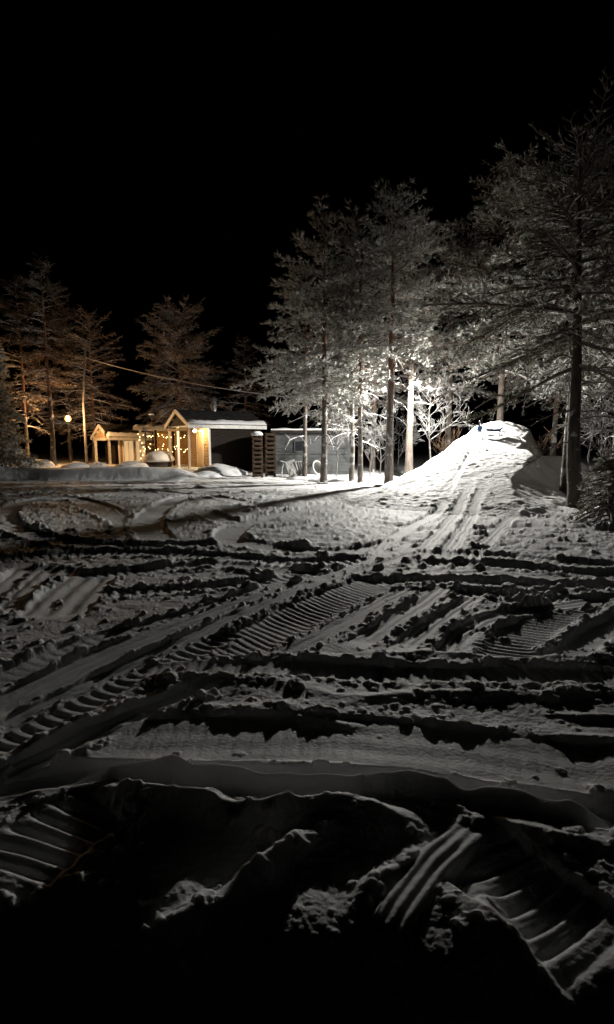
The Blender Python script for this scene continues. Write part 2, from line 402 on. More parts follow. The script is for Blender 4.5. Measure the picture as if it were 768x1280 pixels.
def bark(name, lowc, topc, z0, z1, frost):
    m = mat(name, rough=.9); n = m.node_tree.nodes; l = m.node_tree.links
    _, sock = noise_mix(m, tuple(c * .45 for c in lowc), lowc, 9, .35, .65, (1, 1, .25), .9, 22, .03)
    tc = n.new('ShaderNodeTexCoord'); sp = n.new('ShaderNodeSeparateXYZ'); l.new(tc.outputs['Object'], sp.inputs[0])
    mr = n.new('ShaderNodeMapRange'); mr.inputs['From Min'].default_value = z0; mr.inputs['From Max'].default_value = z1; l.new(sp.outputs['Z'], mr.inputs['Value'])
    mx = n.new('ShaderNodeMix'); mx.data_type = 'RGBA'; l.new(mr.outputs[0], mx.inputs[0]); l.new(sock, mx.inputs[6]); mx.inputs[7].default_value = (*topc, 1)
    nz = n.new('ShaderNodeTexNoise'); nz.inputs['Scale'].default_value = 3.5; nz.inputs['Detail'].default_value = 6; l.new(tc.outputs['Object'], nz.inputs['Vector'])
    r = n.new('ShaderNodeMapRange'); r.inputs['From Min'].default_value = .62 - frost * .3; r.inputs['From Max'].default_value = .74 - frost * .25; l.new(nz.outputs['Fac'], r.inputs['Value'])
    m2 = n.new('ShaderNodeMix'); m2.data_type = 'RGBA'; l.new(r.outputs[0], m2.inputs[0]); l.new(mx.outputs[2], m2.inputs[6]); m2.inputs[7].default_value = (.72, .73, .74, 1)
    l.new(m2.outputs[2], n['Principled BSDF'].inputs['Base Color']); return m
M['pine_bark'] = bark('pine_bark', (.12, .10, .085), (.20, .085, .045), 2.2, 5.5, .2)
M['old_bark'] = bark('old_bark', (.10, .08, .065), (.11, .075, .055), 3.0, 8, .0)
M['frost_bark'] = bark('frost_bark', (.11, .095, .08), (.15, .11, .085), 0, 6, .35)
m = mat('snowy_branch', rough=.9); _, s_ = noise_mix(m, (.07, .05, .04), (.17, .13, .10), 12); snow_cap(m, s_, -.25, .25, noise=.3, scale=5); M['branch'] = m
m = mat('bare_branch', rough=.9); _, s_ = noise_mix(m, (.07, .05, .04), (.15, .11, .085), 12); snow_cap(m, s_, .35, .7, noise=.25, scale=5); M['dark_branch'] = m
m = mat('rime', rough=.9); _, s_ = noise_mix(m, (.04, .034, .03), (.09, .08, .07), 12); snow_cap(m, s_, -.1, .6, noise=.3, scale=6, snow=(.27, .275, .28)); M['rime'] = m
def needles(name, green, frost):
    m = mat(name, rough=.75); n = m.node_tree.nodes; l = m.node_tree.links
    a = n.new('ShaderNodeAttribute'); a.attribute_name = 'frost'
    mx = n.new('ShaderNodeMix'); mx.data_type = 'RGBA'; l.new(a.outputs['Fac'], mx.inputs[0]); mx.inputs[6].default_value = (*green, 1); mx.inputs[7].default_value = (*frost, 1)
    # frosted needles let part of the light through
    d = n.new('ShaderNodeBsdfDiffuse'); t = n.new('ShaderNodeBsdfTranslucent'); x = n.new('ShaderNodeMixShader'); x.inputs[0].default_value = .55
    l.new(mx.outputs[2], d.inputs['Color']); l.new(mx.outputs[2], t.inputs['Color']); l.new(d.outputs[0], x.inputs[1]); l.new(t.outputs[0], x.inputs[2])
    l.new(x.outputs[0], n['Material Output'].inputs['Surface']); n.remove(n['Principled BSDF'])
    return m
M['needle'] = needles('pine_needles', (.06, .066, .03), (.86, .86, .82))
M['dry_needle'] = needles('warm_lit_needles', (.085, .055, .03), (.70, .60, .50))  # warm lamp light painted into the needles as a brown tint
M['brown_twig'] = mat('brown_twig', rough=.9); noise_mix(M['brown_twig'], (.05, .03, .018), (.12, .072, .042), 9)
def wood(name, c1, c2, stretch=(1, 1, 8)):
    m = mat(name, rough=.65); noise_mix(m, c1, c2, 3, .35, .65, stretch, .3, 8, .01); return m
M['warm_boards'] = wood('warm_boards', (.36, .22, .11), (.52, .35, .19), (1, 1, 9))
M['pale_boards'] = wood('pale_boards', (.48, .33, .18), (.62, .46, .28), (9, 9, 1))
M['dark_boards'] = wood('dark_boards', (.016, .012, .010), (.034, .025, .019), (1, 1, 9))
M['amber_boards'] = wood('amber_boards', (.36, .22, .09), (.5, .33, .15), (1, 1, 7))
M['grey_boards'] = wood('grey_boards', (.05, .053, .054), (.085, .088, .09), (1, 1, 9))
M['white_paint'] = mat('white_paint', rough=.5); noise_mix(M['white_paint'], (.68, .66, .62), (.8, .79, .76), 6)
M['brown_slat'] = wood('brown_slat', (.03, .02, .014), (.07, .046, .03), (1, 1, 6))
M['roof_felt'] = mat('roof_felt', rough=.9); noise_mix(M['roof_felt'], (.022, .02, .02), (.05, .046, .044), 5, bump=.3, bscale=20)
for k_ in ('dark_boards', 'roof_felt', 'brown_slat', 'grey_boards', 'warm_boards', 'amber_boards'): M[k_].node_tree.nodes['Principled BSDF'].inputs['Specular IOR Level'].default_value = .12
M['metal'] = mat('galvanised', (.42, .43, .44), .45, metallic=.7); noise_mix(M['metal'], (.3, .3, .31), (.5, .5, .5), 8)
M['dark_metal'] = mat('dark_metal', rough=.5); noise_mix(M['dark_metal'], (.03, .03, .03), (.06, .06, .06), 8)
M['grey_pole'] = mat('grey_pole', rough=.6); noise_mix(M['grey_pole'], (.10, .09, .085), (.17, .155, .145), 8)
M['glass_dark'] = mat('window_glass', (.015, .017, .02), .08)
M['white_plastic'] = mat('white_plastic', rough=.45); noise_mix(M['white_plastic'], (.22, .22, .215), (.32, .32, .31), 4)
M['grey_plastic'] = mat('grey_plastic', rough=.45); noise_mix(M['grey_plastic'], (.2, .2, .2), (.3, .3, .29), 4)
M['blue_plastic'] = mat('blue_plastic', rough=.35); noise_mix(M['blue_plastic'], (.03, .07, .16), (.05, .10, .22), 5)
M['black_plastic'] = mat('black_plastic', rough=.4); noise_mix(M['black_plastic'], (.012, .012, .014), (.03, .03, .032), 5)
M['cable'] = mat('frosted_cable', rough=.8); noise_mix(M['cable'], (.6, .58, .56), (.75, .74, .72), 9)
M['flood'] = mat('lit_flood', (.9, .9, .9), emit=(1, .965, .89), strength=1)
M['street'] = mat('lit_street', (.9, .8, .6), emit=(1, .58, .27), strength=1)
m = mat('amber_halo'); n = m.node_tree.nodes; l = m.node_tree.links; tr_ = n.new('ShaderNodeBsdfTransparent'); em = n.new('ShaderNodeEmission'); ad = n.new('ShaderNodeAddShader')
tr_.inputs[0].default_value = (.95, .88, .75, 1); em.inputs[0].default_value = (1, .42, .10, 1); em.inputs[1].default_value = 2.2
l.new(tr_.outputs[0], ad.inputs[0]); l.new(em.outputs[0], ad.inputs[1]); l.new(ad.outputs[0], n['Material Output'].inputs['Surface']); n.remove(n['Principled BSDF']); M['amber_halo'] = m  # glowing clear sphere added to imitate the halo around the street bulb
M['porch'] = mat('lit_porch', (.9, .8, .6), emit=(1, .69, .33), strength=1)
M['fairy'] = mat('lit_fairy', (.9, .8, .5), emit=(1, .72, .30), strength=12)
M['window_lit'] = mat('lit_window', (.5, .4, .3), .3, emit=(1, .66, .32), strength=.55)

# ------------------------------------------------------------------ ground: one sheet, finer where the camera is near
def grid_mesh(name, X, Y, Z, material, parent=None):
    nr, nc = X.shape; mb = MB()
    i = np.arange(nr - 1)[:, None] * nc; j = np.arange(nc - 1)[None]
    F = np.stack([i + j, i + j + 1, i + nc + j + 1, i + nc + j], -1).reshape(-1, 4)
    mb.add(np.stack([X, Y, Z], -1).reshape(-1, 3), F)
    return mb.build(name, material, parent, True)

def ground():
    ang = np.linspace(math.atan(EYE / 1.0), math.atan(EYE / 15.0), 720)
    rows = np.concatenate([np.linspace(-3, .95, 24)[:-1], EYE / np.tan(ang), np.geomspace(15.02, 34, 330)[1:], np.geomspace(34.3, 400, 60)])
    cols = np.concatenate([-np.geomspace(6, .85, 36)[:-1], -np.linspace(.85, .6, 90)[:-1], np.linspace(-.6, .6, 740), np.linspace(.6, .85, 90)[1:], np.geomspace(.85, 6, 36)[1:]])
    Y = np.repeat(rows[:, None], len(cols), 1); X = cols[None] * (np.maximum(Y, .9) + .35)
    x = X.ravel(); y = Y.ravel()
    core = np.abs(np.tile(cols, len(rows))) < 1.3
    k = core & (y > .8) & (y < 60)
    z = G0(x, y) + bank(x, y)
    d = np.zeros_like(z); d[k] = detail(x[k], y[k])
    far = ~k; d[far] = .04 * fbm(x[far] * .35, y[far] * .35, 3, 2)
    soft = bank(x, y); d *= (1 - .35 * sst(.1, .3, soft))
    z = z + d
    return tag(grid_mesh('snow_ground', X, Y, z.reshape(X.shape), M['snow']), kind='structure')
ground()

# ------------------------------------------------------------------ the piled sledding hill
def hill():
    t = np.arange(-1.0, AL * 1.5, .038); s = np.arange(-4.2, 5.0, .038)
    Tt, Ss = np.meshgrid(t, s, indexing='ij')
    X = FOOT[0] + Tt * AX[0] + Ss * AN[0]; Y = FOOT[1] + Tt * AX[1] + Ss * AN[1]
    x = X.ravel(); y = Y.ravel(); h = mound_h(x, y)
    tr = []
    D = .022 * fbm(x * .75 + 3, y * .75, 219, 2) + .016 * fbm(x * 1.6, y * 1.6, 211, 4, .5) + .03 * np.abs(fbm(x * 3.6, y * 3.6, 215, 4, .6))
    rid = 1 - np.abs(fbm(x * 1.8, y * 2.4, 241, 3)) * 2.2
    D += .016 * np.maximum(rid, 0) ** 2
    prob = np.full_like(x, .05)
    for off0, off1, w in ((-.45, -.15, .13), (-.75, -.4, .13)):
        path = np.array([FOOT + AX * q * AL + AN * (off0 + (off1 - off0) * q + .12 * math.sin(q * 5 + off0 * 9)) for q in np.linspace(-.1, .96, 24)])
        idx, ss, q, L = along(x, y, path, w * 2)
        a = np.abs(q) / (w / 2); core = 1 - sst(.8, 1.1, a)
        D[idx] = D[idx] * (1 - core) - .012 * core
        D[idx] += .010 * np.exp(-((a - 1.3) / .4) ** 2) * (.6 + .6 * vn(ss * 4, q * 5, 251)); prob[idx] *= (1 - .9 * core)
    D += .4 * clods(x, y, .11, prob * 1.5, 261) + .3 * clods(x, y, .22, prob * .9, 271)
    dx = x - FOOT[0]; dy = y - FOOT[1]; s_ = dx * AN[0] + dy * AN[1]
    D *= (1 - .6 * sst(1.2, 1.7, s_) * sst(.5, .2, D))
    w = sst(.05, .55, h); D = D * w + detail(x, y) * (1 - w)
    z = G0(x, y) + h + D - .035 * (1 - sst(0.0, .07, h))
    o = grid_mesh('snow_mound', X, Y, z.reshape(X.shape), M['mound_snow'])
    return tag(o, 'big piled sledding hill of bright snow beside the lit lamp', 'snow mound')
hill()

# ------------------------------------------------------------------ trees
LAMP_AT = np.array(at(522, 479, 22.5))      # boughs are pruned around the lamp
def needle_tris(mb, P, D, rng, K, ln, wd, frost, m=1):
    """tufts of K flat needles at P pointing along D"""
    n = len(P)
    P = np.repeat(P, K, 0); D = np.repeat(D, K, 0); fr = np.repeat(frost, K)
    r = rng.normal(size=P.shape); r /= np.linalg.norm(r, axis=1)[:, None]
    d = D * .95 + r * .62; d /= np.linalg.norm(d, axis=1)[:, None]
    s = np.cross(d, rng.normal(size=P.shape)); s /= np.linalg.norm(s, axis=1)[:, None] + 1e-9
    L = ln * rng.uniform(.6, 1.25, n * K)[:, None]; w = wd * rng.uniform(.7, 1.3, n * K)[:, None]
    A = P - s * w * .5; B = P + s * w * .5; C = P + d * L
    V = np.stack([A, B, C], 1).reshape(-1, 3); F = np.arange(n * K * 3).reshape(-1, 3)
    mb.add(V, F, m, np.repeat(np.clip(fr + rng.normal(0, .09, n * K), 0.02, 1), 3))

def trunk_path(H, r, rng, lean=(0, 0), n=14):
    z = np.linspace(-.25, H, n); f = np.clip(z / H, 0, 1)
    wob = np.cumsum(rng.normal(0, .012, (n, 2)), 0) * H / 8
    P = np.stack([wob[:, 0] + lean[0] * f * H, wob[:, 1] + lean[1] * f * H, z], 1); P[:2, :2] = 0
    R = r * (1 - f) ** .8 * .95 + .012; R[0] *= 1.3; R[1] *= 1.12
    return P, R

def pine(name, label, px, d, H, z0, R, seed, tr, group, off=0.0, K=5, gap=.19, ln=.17, wd=.036, frost=(.6, 1.05), whorl=.40, per=4,
         droop=.28, barkm='pine_bark', lean=(0, 0), dead=6, shape='pine', branch='branch', needle='needle', cat='tree', skew=0.0, dark=.3, snowy=.16, snow_size=.06):
    rng = np.random.default_rng(seed)
    x = (px - CX) / FX * d
    base = Vector((x, d, Hz(x, d) + off))
    o = thing(name, label, cat, base, 0, group)
    P, Rr = trunk_path(H, tr, rng, lean)
    MB().tube(P, Rr, 10).build('trunk', M[barkm], o, True)
    def tp(z): return np.array([np.interp(z, P[:, 2], P[:, 0]), np.interp(z, P[:, 2], P[:, 1]), z])
    mb = MB(); TP = []; TD = []; TF = []
    z = z0; az = rng.uniform(0, 6.28)
    while z < H - .15:
        f = (z - z0) / (H - z0)
        if shape == 'pine': prof = (1 - f) ** .62 * (.62 + .38 * min(1, f / .18)) + .06
        elif shape == 'round': prof = math.sqrt(max(0, 1 - ((f - .36) / .66) ** 2)) * .95 + .03
        else: prof = (1 - f) ** .9 + .05
        for k in range(per):
            az += 2.399 + rng.normal(0, .25); L = R * prof * rng.uniform(.62, 1.08) * (1 + skew * math.cos(az - math.pi))
            zz = z + rng.uniform(-.2, .2)
            if L < .12 or zz > H - .05: continue
            e = (-.12 + .85 * f + rng.normal(0, .12)) if shape != 'spruce' else (-.35 + .7 * f + rng.normal(0, .08))
            c = np.array([math.cos(az), math.sin(az), 0]); nseg = 7; t = np.linspace(0, 1, nseg)
            bend = rng.normal(0, .12); side = np.array([-c[1], c[0], 0])
            path = tp(zz) + np.outer(L * t, c) + np.outer(L * bend * t * t, side)
            path[:, 2] += L * (t * math.tan(np.clip(e, -.7, 1.1)) - droop * t * t + droop * .45 * t ** 3) + np.cumsum(rng.normal(0, .012, nseg)) * L
            r0 = (.012 + .011 * L) * (1.1 - .4 * f)
            mb.tube(path, r0 * (1 - t * .8) + .006, 5, 0, cap=False)
            shade = rng.normal(0, .10)
            nb = max(3, int(L / .16)); ts = np.linspace(.16, .98, nb)
            for q in ts:
                for sgn in (-1, 1):
                    if rng.random() < .10: continue
                    qq = min(.99, max(.1, q + rng.normal(0, .03)))
                    p0 = np.array([np.interp(qq, t, path[:, i]) for i in range(3)])
                    if np.linalg.norm(p0 + np.array(base) - LAMP_AT) < 1.6 and rng.random() < .8: continue
                    i0 = min(nseg - 2, int(qq * (nseg - 1))); tan = path[i0 + 1] - path[i0]; tan /= np.linalg.norm(tan)
                    hs = np.cross(tan, [0, 0, 1]); hs /= np.linalg.norm(hs) + 1e-9
                    a = rng.uniform(.55, 1.1); bd = tan * math.cos(a) + hs * sgn * math.sin(a) + np.array([0, 0, rng.normal(.08, .28)])
                    bd /= np.linalg.norm(bd); bl = ((1 - qq) * L * .42 + .16) * rng.uniform(.6, 1.15)
                    bl = min(bl, 1.0); m_ = max(3, int(bl / .16) + 2); tt = np.linspace(0, 1, m_)
                    bp = p0 + np.outer(bl * tt, bd); bp[:, 2] += bl * (-.18 * tt * tt) + rng.normal(0, .01, m_)
                    mb.tube(bp, .015 * (1 - tt * .5), 3, 0, cap=False)
                    nt_ = max(2, int(bl / gap)); u = np.linspace(.3, 1, nt_) + rng.normal(0, .03, nt_)
                    pts = np.stack([np.interp(u, tt, bp[:, i]) for i in range(3)], 1)
                    TP.append(pts); TD.append(np.repeat((bd * .8 + [0, 0, .35])[None], nt_, 0)); TF.append(np.full(nt_, shade))
        z += whorl * rng.uniform(.75, 1.3) * (1 - .35 * f)
    for k in range(dead):                       # bare lower boughs with snow on them
        az += 2.1 + rng.normal(0, .5); zz = rng.uniform(max(.8, z0 * .45), z0 + .3); L = R * rng.uniform(.35, .85)
        c = np.array([math.cos(az), math.sin(az), 0]); t = np.linspace(0, 1, 6)
        path = tp(zz) + np.outer(L * t, c); path[:, 2] += L * (.15 * t - .35 * t * t) + np.cumsum(rng.normal(0, .03, 6))
        mb.tube(path, .018 * (1 - t * .75) + .004, 5, 0, cap=False)
        for _ in range(int(L * 5)):
            q = rng.uniform(.25, 1); p0 = np.array([np.interp(q, t, path[:, i]) for i in range(3)])
            bd = c * .7 + rng.normal(0, .6, 3); bd /= np.linalg.norm(bd); bl = rng.uniform(.15, .5)
            tt = np.linspace(0, 1, 4); bp = p0 + np.outer(bl * tt, bd); bp[:, 2] -= .12 * bl * tt * tt
            mb.tube(bp, .009 * (1 - tt * .6), 3, 0, cap=False)
    if TP:
        TP = np.vstack(TP); TD = np.vstack(TD); TF = np.concatenate(TF)
        keep = (np.linalg.norm(TP + np.array(base) - LAMP_AT, axis=1) > 2.2) | (rng.random(len(TP)) < .12)
        TP, TD, TF = TP[keep], TD[keep], TF[keep]
        if snowy:                               # lumps of snow lodged on the twigs
            kk = rng.random(len(TP)) < snowy * (.4 + 1.2 * (vn(TP[:, 0] * 1.3, TP[:, 2] * 1.3 + TP[:, 1], seed + 3) > .1)); c = TP[kk]; nn = len(c)
            oc = np.array([[1, 0, 0], [0, 1, 0], [-1, 0, 0], [0, -1, 0], [0, 0, .75], [0, 0, -.35]]); of = np.array([[0, 1, 4], [1, 2, 4], [2, 3, 4], [3, 0, 4], [1, 0, 5], [2, 1, 5], [3, 2, 5], [0, 3, 5]])
            V = c[:, None] + (oc[None] + rng.normal(0, .2, (nn, 6, 3))) * (snow_size * rng.uniform(.5, 1.3, nn))[:, None, None]
            mb.add(V.reshape(-1, 3), (np.arange(nn)[:, None, None] * 6 + of[None]).reshape(-1, 3), 1, 1.0)
        fr = frost[0] + (frost[1] - frost[0]) * (.5 + .8 * vn(TP[:, 0] * 1.9 + TP[:, 2] * .7, TP[:, 1] * 1.9 - TP[:, 2] * 1.3, seed)) + TF
        fr = np.where(rng.random(len(fr)) < dark, fr * .25, fr)
        needle_tris(mb, TP, TD, rng, K, ln, wd, np.clip(fr, .02, 1))
    mb.build('crown', [M[branch], M[needle]], o, False, 'frost')
    return o

def bare_tree(name, label, px, d, H, seed, r=.05, spread=.6, group=None, material='rime', stems=1, cat='tree', depth=4, off=0.0, lean=0.0, minr=.0065):
    rng = np.random.default_rng(seed); x = (px - CX) / FX * d
    o = thing(name, label, cat, (x, d, Hz(x, d) + off), 0, group)
    mt = MB(); mc = MB()
    def grow(p, v, L, rad, lev, target):
        n = 6; t = np.linspace(0, 1, n); v = v / np.linalg.norm(v)
        path = p + np.outer(L * t, v) + np.cumsum(rng.normal(0, .018 * L, (n, 3)), 0); path[0] = p
        path[:, 2] += (.06 if lev else 0) * L * t * t
        target.tube(path, np.maximum(minr * .8, rad * (1 - .65 * t)), 5 if lev < 2 else 4, 0, cap=False)
        if lev >= depth: return
        m_ = int(rng.integers(4, 7)) if lev else int(rng.integers(8, 12))
        for _ in range(m_):
            q = rng.uniform(.22 if lev else .28, 1.0)
            p0 = np.array([np.interp(q, t, path[:, i]) for i in range(3)])
            w = rng.normal(0, 1, 3); w -= v * (w @ v); w /= np.linalg.norm(w)
            nv = v * (1 - spread * .55) + w * spread + np.array([0, 0, .22 if lev else .1])
            grow(p0, nv, L * rng.uniform(.36, .6) * (1.15 - .5 * q if lev == 0 else 1), max(minr, rad * (1 - .6 * q) * .55), lev + 1, mc)
    for s in range(stems):
        a = rng.uniform(0, 6.28); tilt = 0 if stems == 1 else rng.uniform(.1, .45)
        grow(np.array([0, 0, -.15]) + (np.array([math.cos(a), math.sin(a), 0]) * .1 if stems > 1 else 0),
             np.array([math.cos(a) * tilt + lean, math.sin(a) * tilt, 1.0]), H * (.8 if stems == 1 else rng.uniform(.6, 1)), r, 0 if stems == 1 else 1, mt)
    mt.build('trunk' if stems == 1 else 'stem', M[material], o, True)
    if mc.V: mc.build('crown', M[material], o, False)
    return o

GR = 'frosted pines by the lit lamp'
pine('pine_tree', 'slim frosted pine with reddish trunk in front of the grey shed', 405, 21.5, 8.9, 2.9, 2.7, 1, .115, GR, skew=.25, dead=8)
pine('pine_tree', 'thin dark pine trunk rising beside the heap by the grey shed', 381, 23.4, 7.8, 3.4, 2.2, 2, .09, GR, dead=5)
pine('pine_tree', 'slender frosted pine, first of the close pair right of the shed', 440, 22.2, 9.2, 3.4, 1.9, 3, .085, GR, barkm='frost_bark', dead=9)
pine('pine_tree', 'slender dark barked pine, second of the close pair right of the shed', 451, 21.4, 8.5, 3.2, 1.8, 4, .085, GR, dead=8)
pine('pine_tree', 'tallest frosted pine with red brown trunk nearest the yard, left of the lamp', 487, 20.4, 9.5, 3.7, 2.2, 5, .135, GR, dead=9)
pine('pine_tree', 'stout frosted pine that carries the bright lamp', 512, 23.9, 10.0, 5.2, 2.4, 6, .15, GR, dead=2, barkm='old_bark')
pine('pine_tree', 'frosted pine standing behind the lamp with boughs over the snow mound', 560, 29.0, 11.0, 4.2, 3.8, 7, .16, GR, dead=3, barkm='old_bark', branch='dark_branch')
pine('pine_tree', 'frosted pine filling the gap behind the tallest pine', 466, 29.5, 10.2, 3.6, 3.2, 23, .13, GR, dead=5)
pine('pine_tree', 'frosted pine at the back of the group, seen above the shed roof', 424, 30.5, 9.6, 3.4, 3.0, 24, .12, GR, dead=3)
GB = 'big pines at the right of the snow mound'
pine('pine_tree', 'big dark trunked pine with wide boughs at the right of the yard', 724, 13.8, 7.7, 3.3, 3.7, 8, .165, GB, K=5, gap=.125, ln=.115, wd=.022, snow_size=.035, barkm='old_bark', branch='dark_branch', frost=(.08, .5), snowy=.04, dead=12, whorl=.42, skew=.1, lean=(-.045, 0))
pine('pine_tree', 'pale lit pine trunk close behind the big dark one', 711, 15.8, 8.3, 3.6, 3.6, 9, .13, GB, barkm='frost_bark', frost=(.4, .9), K=5, gap=.14, ln=.13, wd=.025, snow_size=.04, dead=3, skew=.25)
pine('pine_tree', 'frosted pine at the right edge behind the big dark trunk', 771, 18.5, 8.8, 3.0, 2.6, 10, .10, GB, frost=(.4, .8), dead=8)
pine('pine_tree', 'dim pine in the dark behind the crest of the snow mound', 625, 25.8, 12.2, 4.3, 4.2, 21, .17, GB, barkm='old_bark', K=4, ln=.15, gap=.14, wd=.03, dead=0, branch='dark_branch')
pine('pine_tree', 'dim pine in the dark right of the snow mound', 692, 31.0, 11.5, 4.0, 3.2, 22, .15, GB, K=4, ln=.15, gap=.14, wd=.03, dead=4, branch='dark_branch')
GL = 'pines behind the street lamp'
far = dict(needle='dry_needle', K=4, gap=.17, ln=.18, wd=.036, per=4, whorl=.46, dark=.5)
pine('pine_tree', 'thin pine at the left edge beside the snowy spruce', 34, 33, 10.0, 3.6, 2.6, 11, .10, GL, frost=(.08, .38), dead=10, **far)
pine('pine_tree', 'tall bare limbed pine just left of the street lamp', 66, 31.5, 10.2, 4.6, 2.1, 12, .12, GL, frost=(.08, .38), dead=26, **far)
pine('pine_tree', 'bushy pine behind the street lamp and the wire pole', 118, 40, 9.4, 2.6, 3.2, 13, .15, GL, frost=(.08, .38), dead=4, **far)
pine('pine_tree', 'pine tree in the dark between the lit pole and the left edge', 88, 44, 11.0, 2.8, 3.2, 14, .15, GL, frost=(.08, .38), dead=4, **far)
pine('pine_tree', 'round crowned pine rising behind the cabin roof', 228, 40, 9.4, 2.4, 3.3, 15, .17, GL, shape='round', frost=(.25, .6), dead=4, needle='dry_needle', K=5, gap=.15, ln=.18, wd=.036, per=6, whorl=.42)
pine('pine_tree', 'dark pine behind the cabin chimneys, half lost in the night', 308, 41, 8.2, 2.8, 2.4, 16, .15, GL, frost=(.02, .18), dead=4, **far)
pine('spruce_tree', 'snow laden spruce at the far left edge', 2, 25.5, 5.6, .7, 1.5, 17, .09, None, snowy=.7, snow_size=.11, frost=(.6, 1.05), droop=.45, shape='spruce', whorl=.3, per=6, dead=0, dark=.5, barkm='old_bark', K=6, gap=.09)
pine('spruce_tree', 'low snow laden spruce in the right corner below the big pine', 772, 11.4, 1.45, .1, 1.05, 18, .05, None, frost=(.1, .85), droop=.55, shape='spruce', whorl=.11, per=8, dead=0, dark=.6, snowy=.25, snow_size=.035, barkm='old_bark', branch='dark_branch', K=7, gap=.06, ln=.07, wd=.014)

GF = 'frosted saplings under the pines'
bare_tree('birch_tree', 'bare white frosted birch on the foot of the snow mound', 541, 25.0, 3.8, 41, .05, .75, None, off=-.05)
for i, (px, d, H, lab) in enumerate((
        (420, 24.5, 3.0, 'thin frosted sapling beside the grey shed wall'),
        (464, 25.5, 2.9, 'frosted sapling between the paired pines and the tallest pine'),
        (476, 27.0, 2.2, 'low frosted sapling behind the tallest pine trunk'),
        (500, 27.5, 2.6, 'frosted sapling between the tallest pine and the lamp pine'))):
    bare_tree('sapling', lab, px, d, H, 50 + i, .03, .7, GF, depth=3)
GS = 'frosted saplings behind the big dark pine'
for i, (px, d, H, lab) in enumerate((
        (741, 20.0, 3.6, 'frosted sapling next to the big dark pine trunk'),
        (752, 18.0, 3.2, 'frosted sapling above the low spruce'),
        (764, 21.0, 4.0, 'tall frosted sapling at the right edge of the photo'),
        (733, 24.0, 3.0, 'small frosted sapling seen just past the big dark pine trunk'))):
    bare_tree('sapling', lab, px, d, H, 60 + i, .028, .75, GS, depth=3)
GK = 'brown brush around the snow mound'
for i, (px, d, H, st, lab) in enumerate((
        (568, 26.2, 1.6, 4, 'brown bare brush behind the left shoulder of the mound'),
        (580, 27.0, 1.5, 4, 'small brown brush nearest the mound crest on its left'),
        (672, 24.3, 1.1, 6, 'brown bare brush on the right shoulder of the mound crest'),
        (688, 24.0, 1.2, 7, 'tangle of brown twigs over the shaded mound face'),
        (704, 22.8, 1.1, 6, 'brown twigs behind the pale lit trunk'))):
    bare_tree('bush', lab, px, d, H, 70 + i, .014, .55, GK, 'brown_twig', st, 'bush', depth=3, minr=.007, off=-.05)

# ------------------------------------------------------------------ lamps
ip = at(522, 479, 22.5)
lamp = thing('flood_lamp', 'brilliant white lamp on a bracket high on the pine trunk', 'lamp', ip)
mb = MB(); mb.tube([(-.31, .98, -.2), (-.16, .5, .05), (0, .05, .12)], .022, 8); mb.build('bracket', M['dark_metal'], lamp, True)
mb = MB(); mb.lathe([(.02, .16), (.07, .155), (.11, .12), (.15, .06), (.155, .03), (.14, .03), (.10, .10), (.02, .13)], 20); mb.build('lamp_shade', M['metal'], lamp, True)
mb = MB(); mb.add(ICO[0] * .085 + [0, 0, .015], ICO[1]); mb.build('bulb', M['flood'], lamp, True)
sd = bpy.data.lights.new('flood_beam', 'SPOT'); sd.energy = SPOT_W; sd.color = (1, .965, .89); sd.spot_size = math.radians(125); sd.spot_blend = 1.0; sd.shadow_soft_size = .07
so = bpy.data.objects.new('flood_beam', sd); COL.objects.link(so); so.parent = lamp; so.location = (0, -.17, .0)
so.rotation_euler = Vector((.26, -1, -.30)).to_track_quat('-Z', 'Y').to_euler()
M['flood'].node_tree.nodes['Principled BSDF'].inputs['Emission Strength'].default_value = LAMP_W / (4 * math.pi ** 2 * .085 ** 2)

bp = at(89, 583, 33.0); bz = Hz(bp.x, 33.0); top = at(89, 523, 33.0).z
st = thing('street_lamp', 'glowing orange lamp on a slim post in front of the pines', 'street lamp', (bp.x, 33.0, bz))
h = top - bz
MB().lathe([(.0, -.2), (.055, -.2), (.055, .5), (.038, .55), (.034, h - .22), (.06, h - .18), (.07, h - .14), (.0, h - .14)], 12).build('post', M['grey_pole'], st, True)
MB().lathe([(.0, h + .25), (.05, h + .25), (.09, h + .19), (.1, h + .17), (.0, h + .18)], 16).build('cap', M['dark_metal'], st, True)
MB().add(ICO[0] * [.07, .07, .09] + [0, 0, h], ICO[1]).build('bulb', M['street'], st, True)
MB().add(ICO3[0] * [.17, .17, .17] + [0, 0, h - .02], ICO3[1]).build('halo_globe', M['amber_halo'], st, True)
M['street'].node_tree.nodes['Principled BSDF'].inputs['Emission Strength'].default_value = STREET_W / (4 * math.pi ** 2 * .075 ** 2)

# utility pole with its overhead cable
pb = at(109, 583, 34.0); ptop = at(107, 424, 34.0)
pole = thing('utility_pole', 'tall thin pole between the street lamp and the white gabled porch', 'utility pole', (pb.x, 34.0, Hz(pb.x, 34.0)))
ph = ptop.z - pole.location.z
MB().tube([(0, 0, -.3), (.02, 0, ph * .5), (ptop.x - pb.x, 0, ph)], [.085, .07, .055], 10).build('pole', M['grey_pole'], pole, True)
mb = MB(); w = at(107, 447, 34.0); dz = w.z - pole.location.z
mb.tube([(ptop.x - pb.x, -.02, dz), (ptop.x - pb.x + .02, -.14, dz)], .02, 8); mb.lathe([(.0, -.05), (.04, -.04), (.045, .02), (.02, .05), (.0, .05)], 10, (ptop.x - pb.x + .02, -.15, dz)); mb.build('insulator', M['white_plastic'], pole, True)
a = np.array(at(107, 447, 33.85)); b = np.array(at(383, 499, 23.3)); t = np.linspace(0, 1, 40)
P = a + np.outer(t, b - a); P[:, 2] -= .55 * 4 * t * (1 - t) * .45
tag(MB().tube(P, .025, 6).build('overhead_cable', M['cable'], None, True), 'pale frosted overhead cable sagging from the pole to the pines', 'cable')

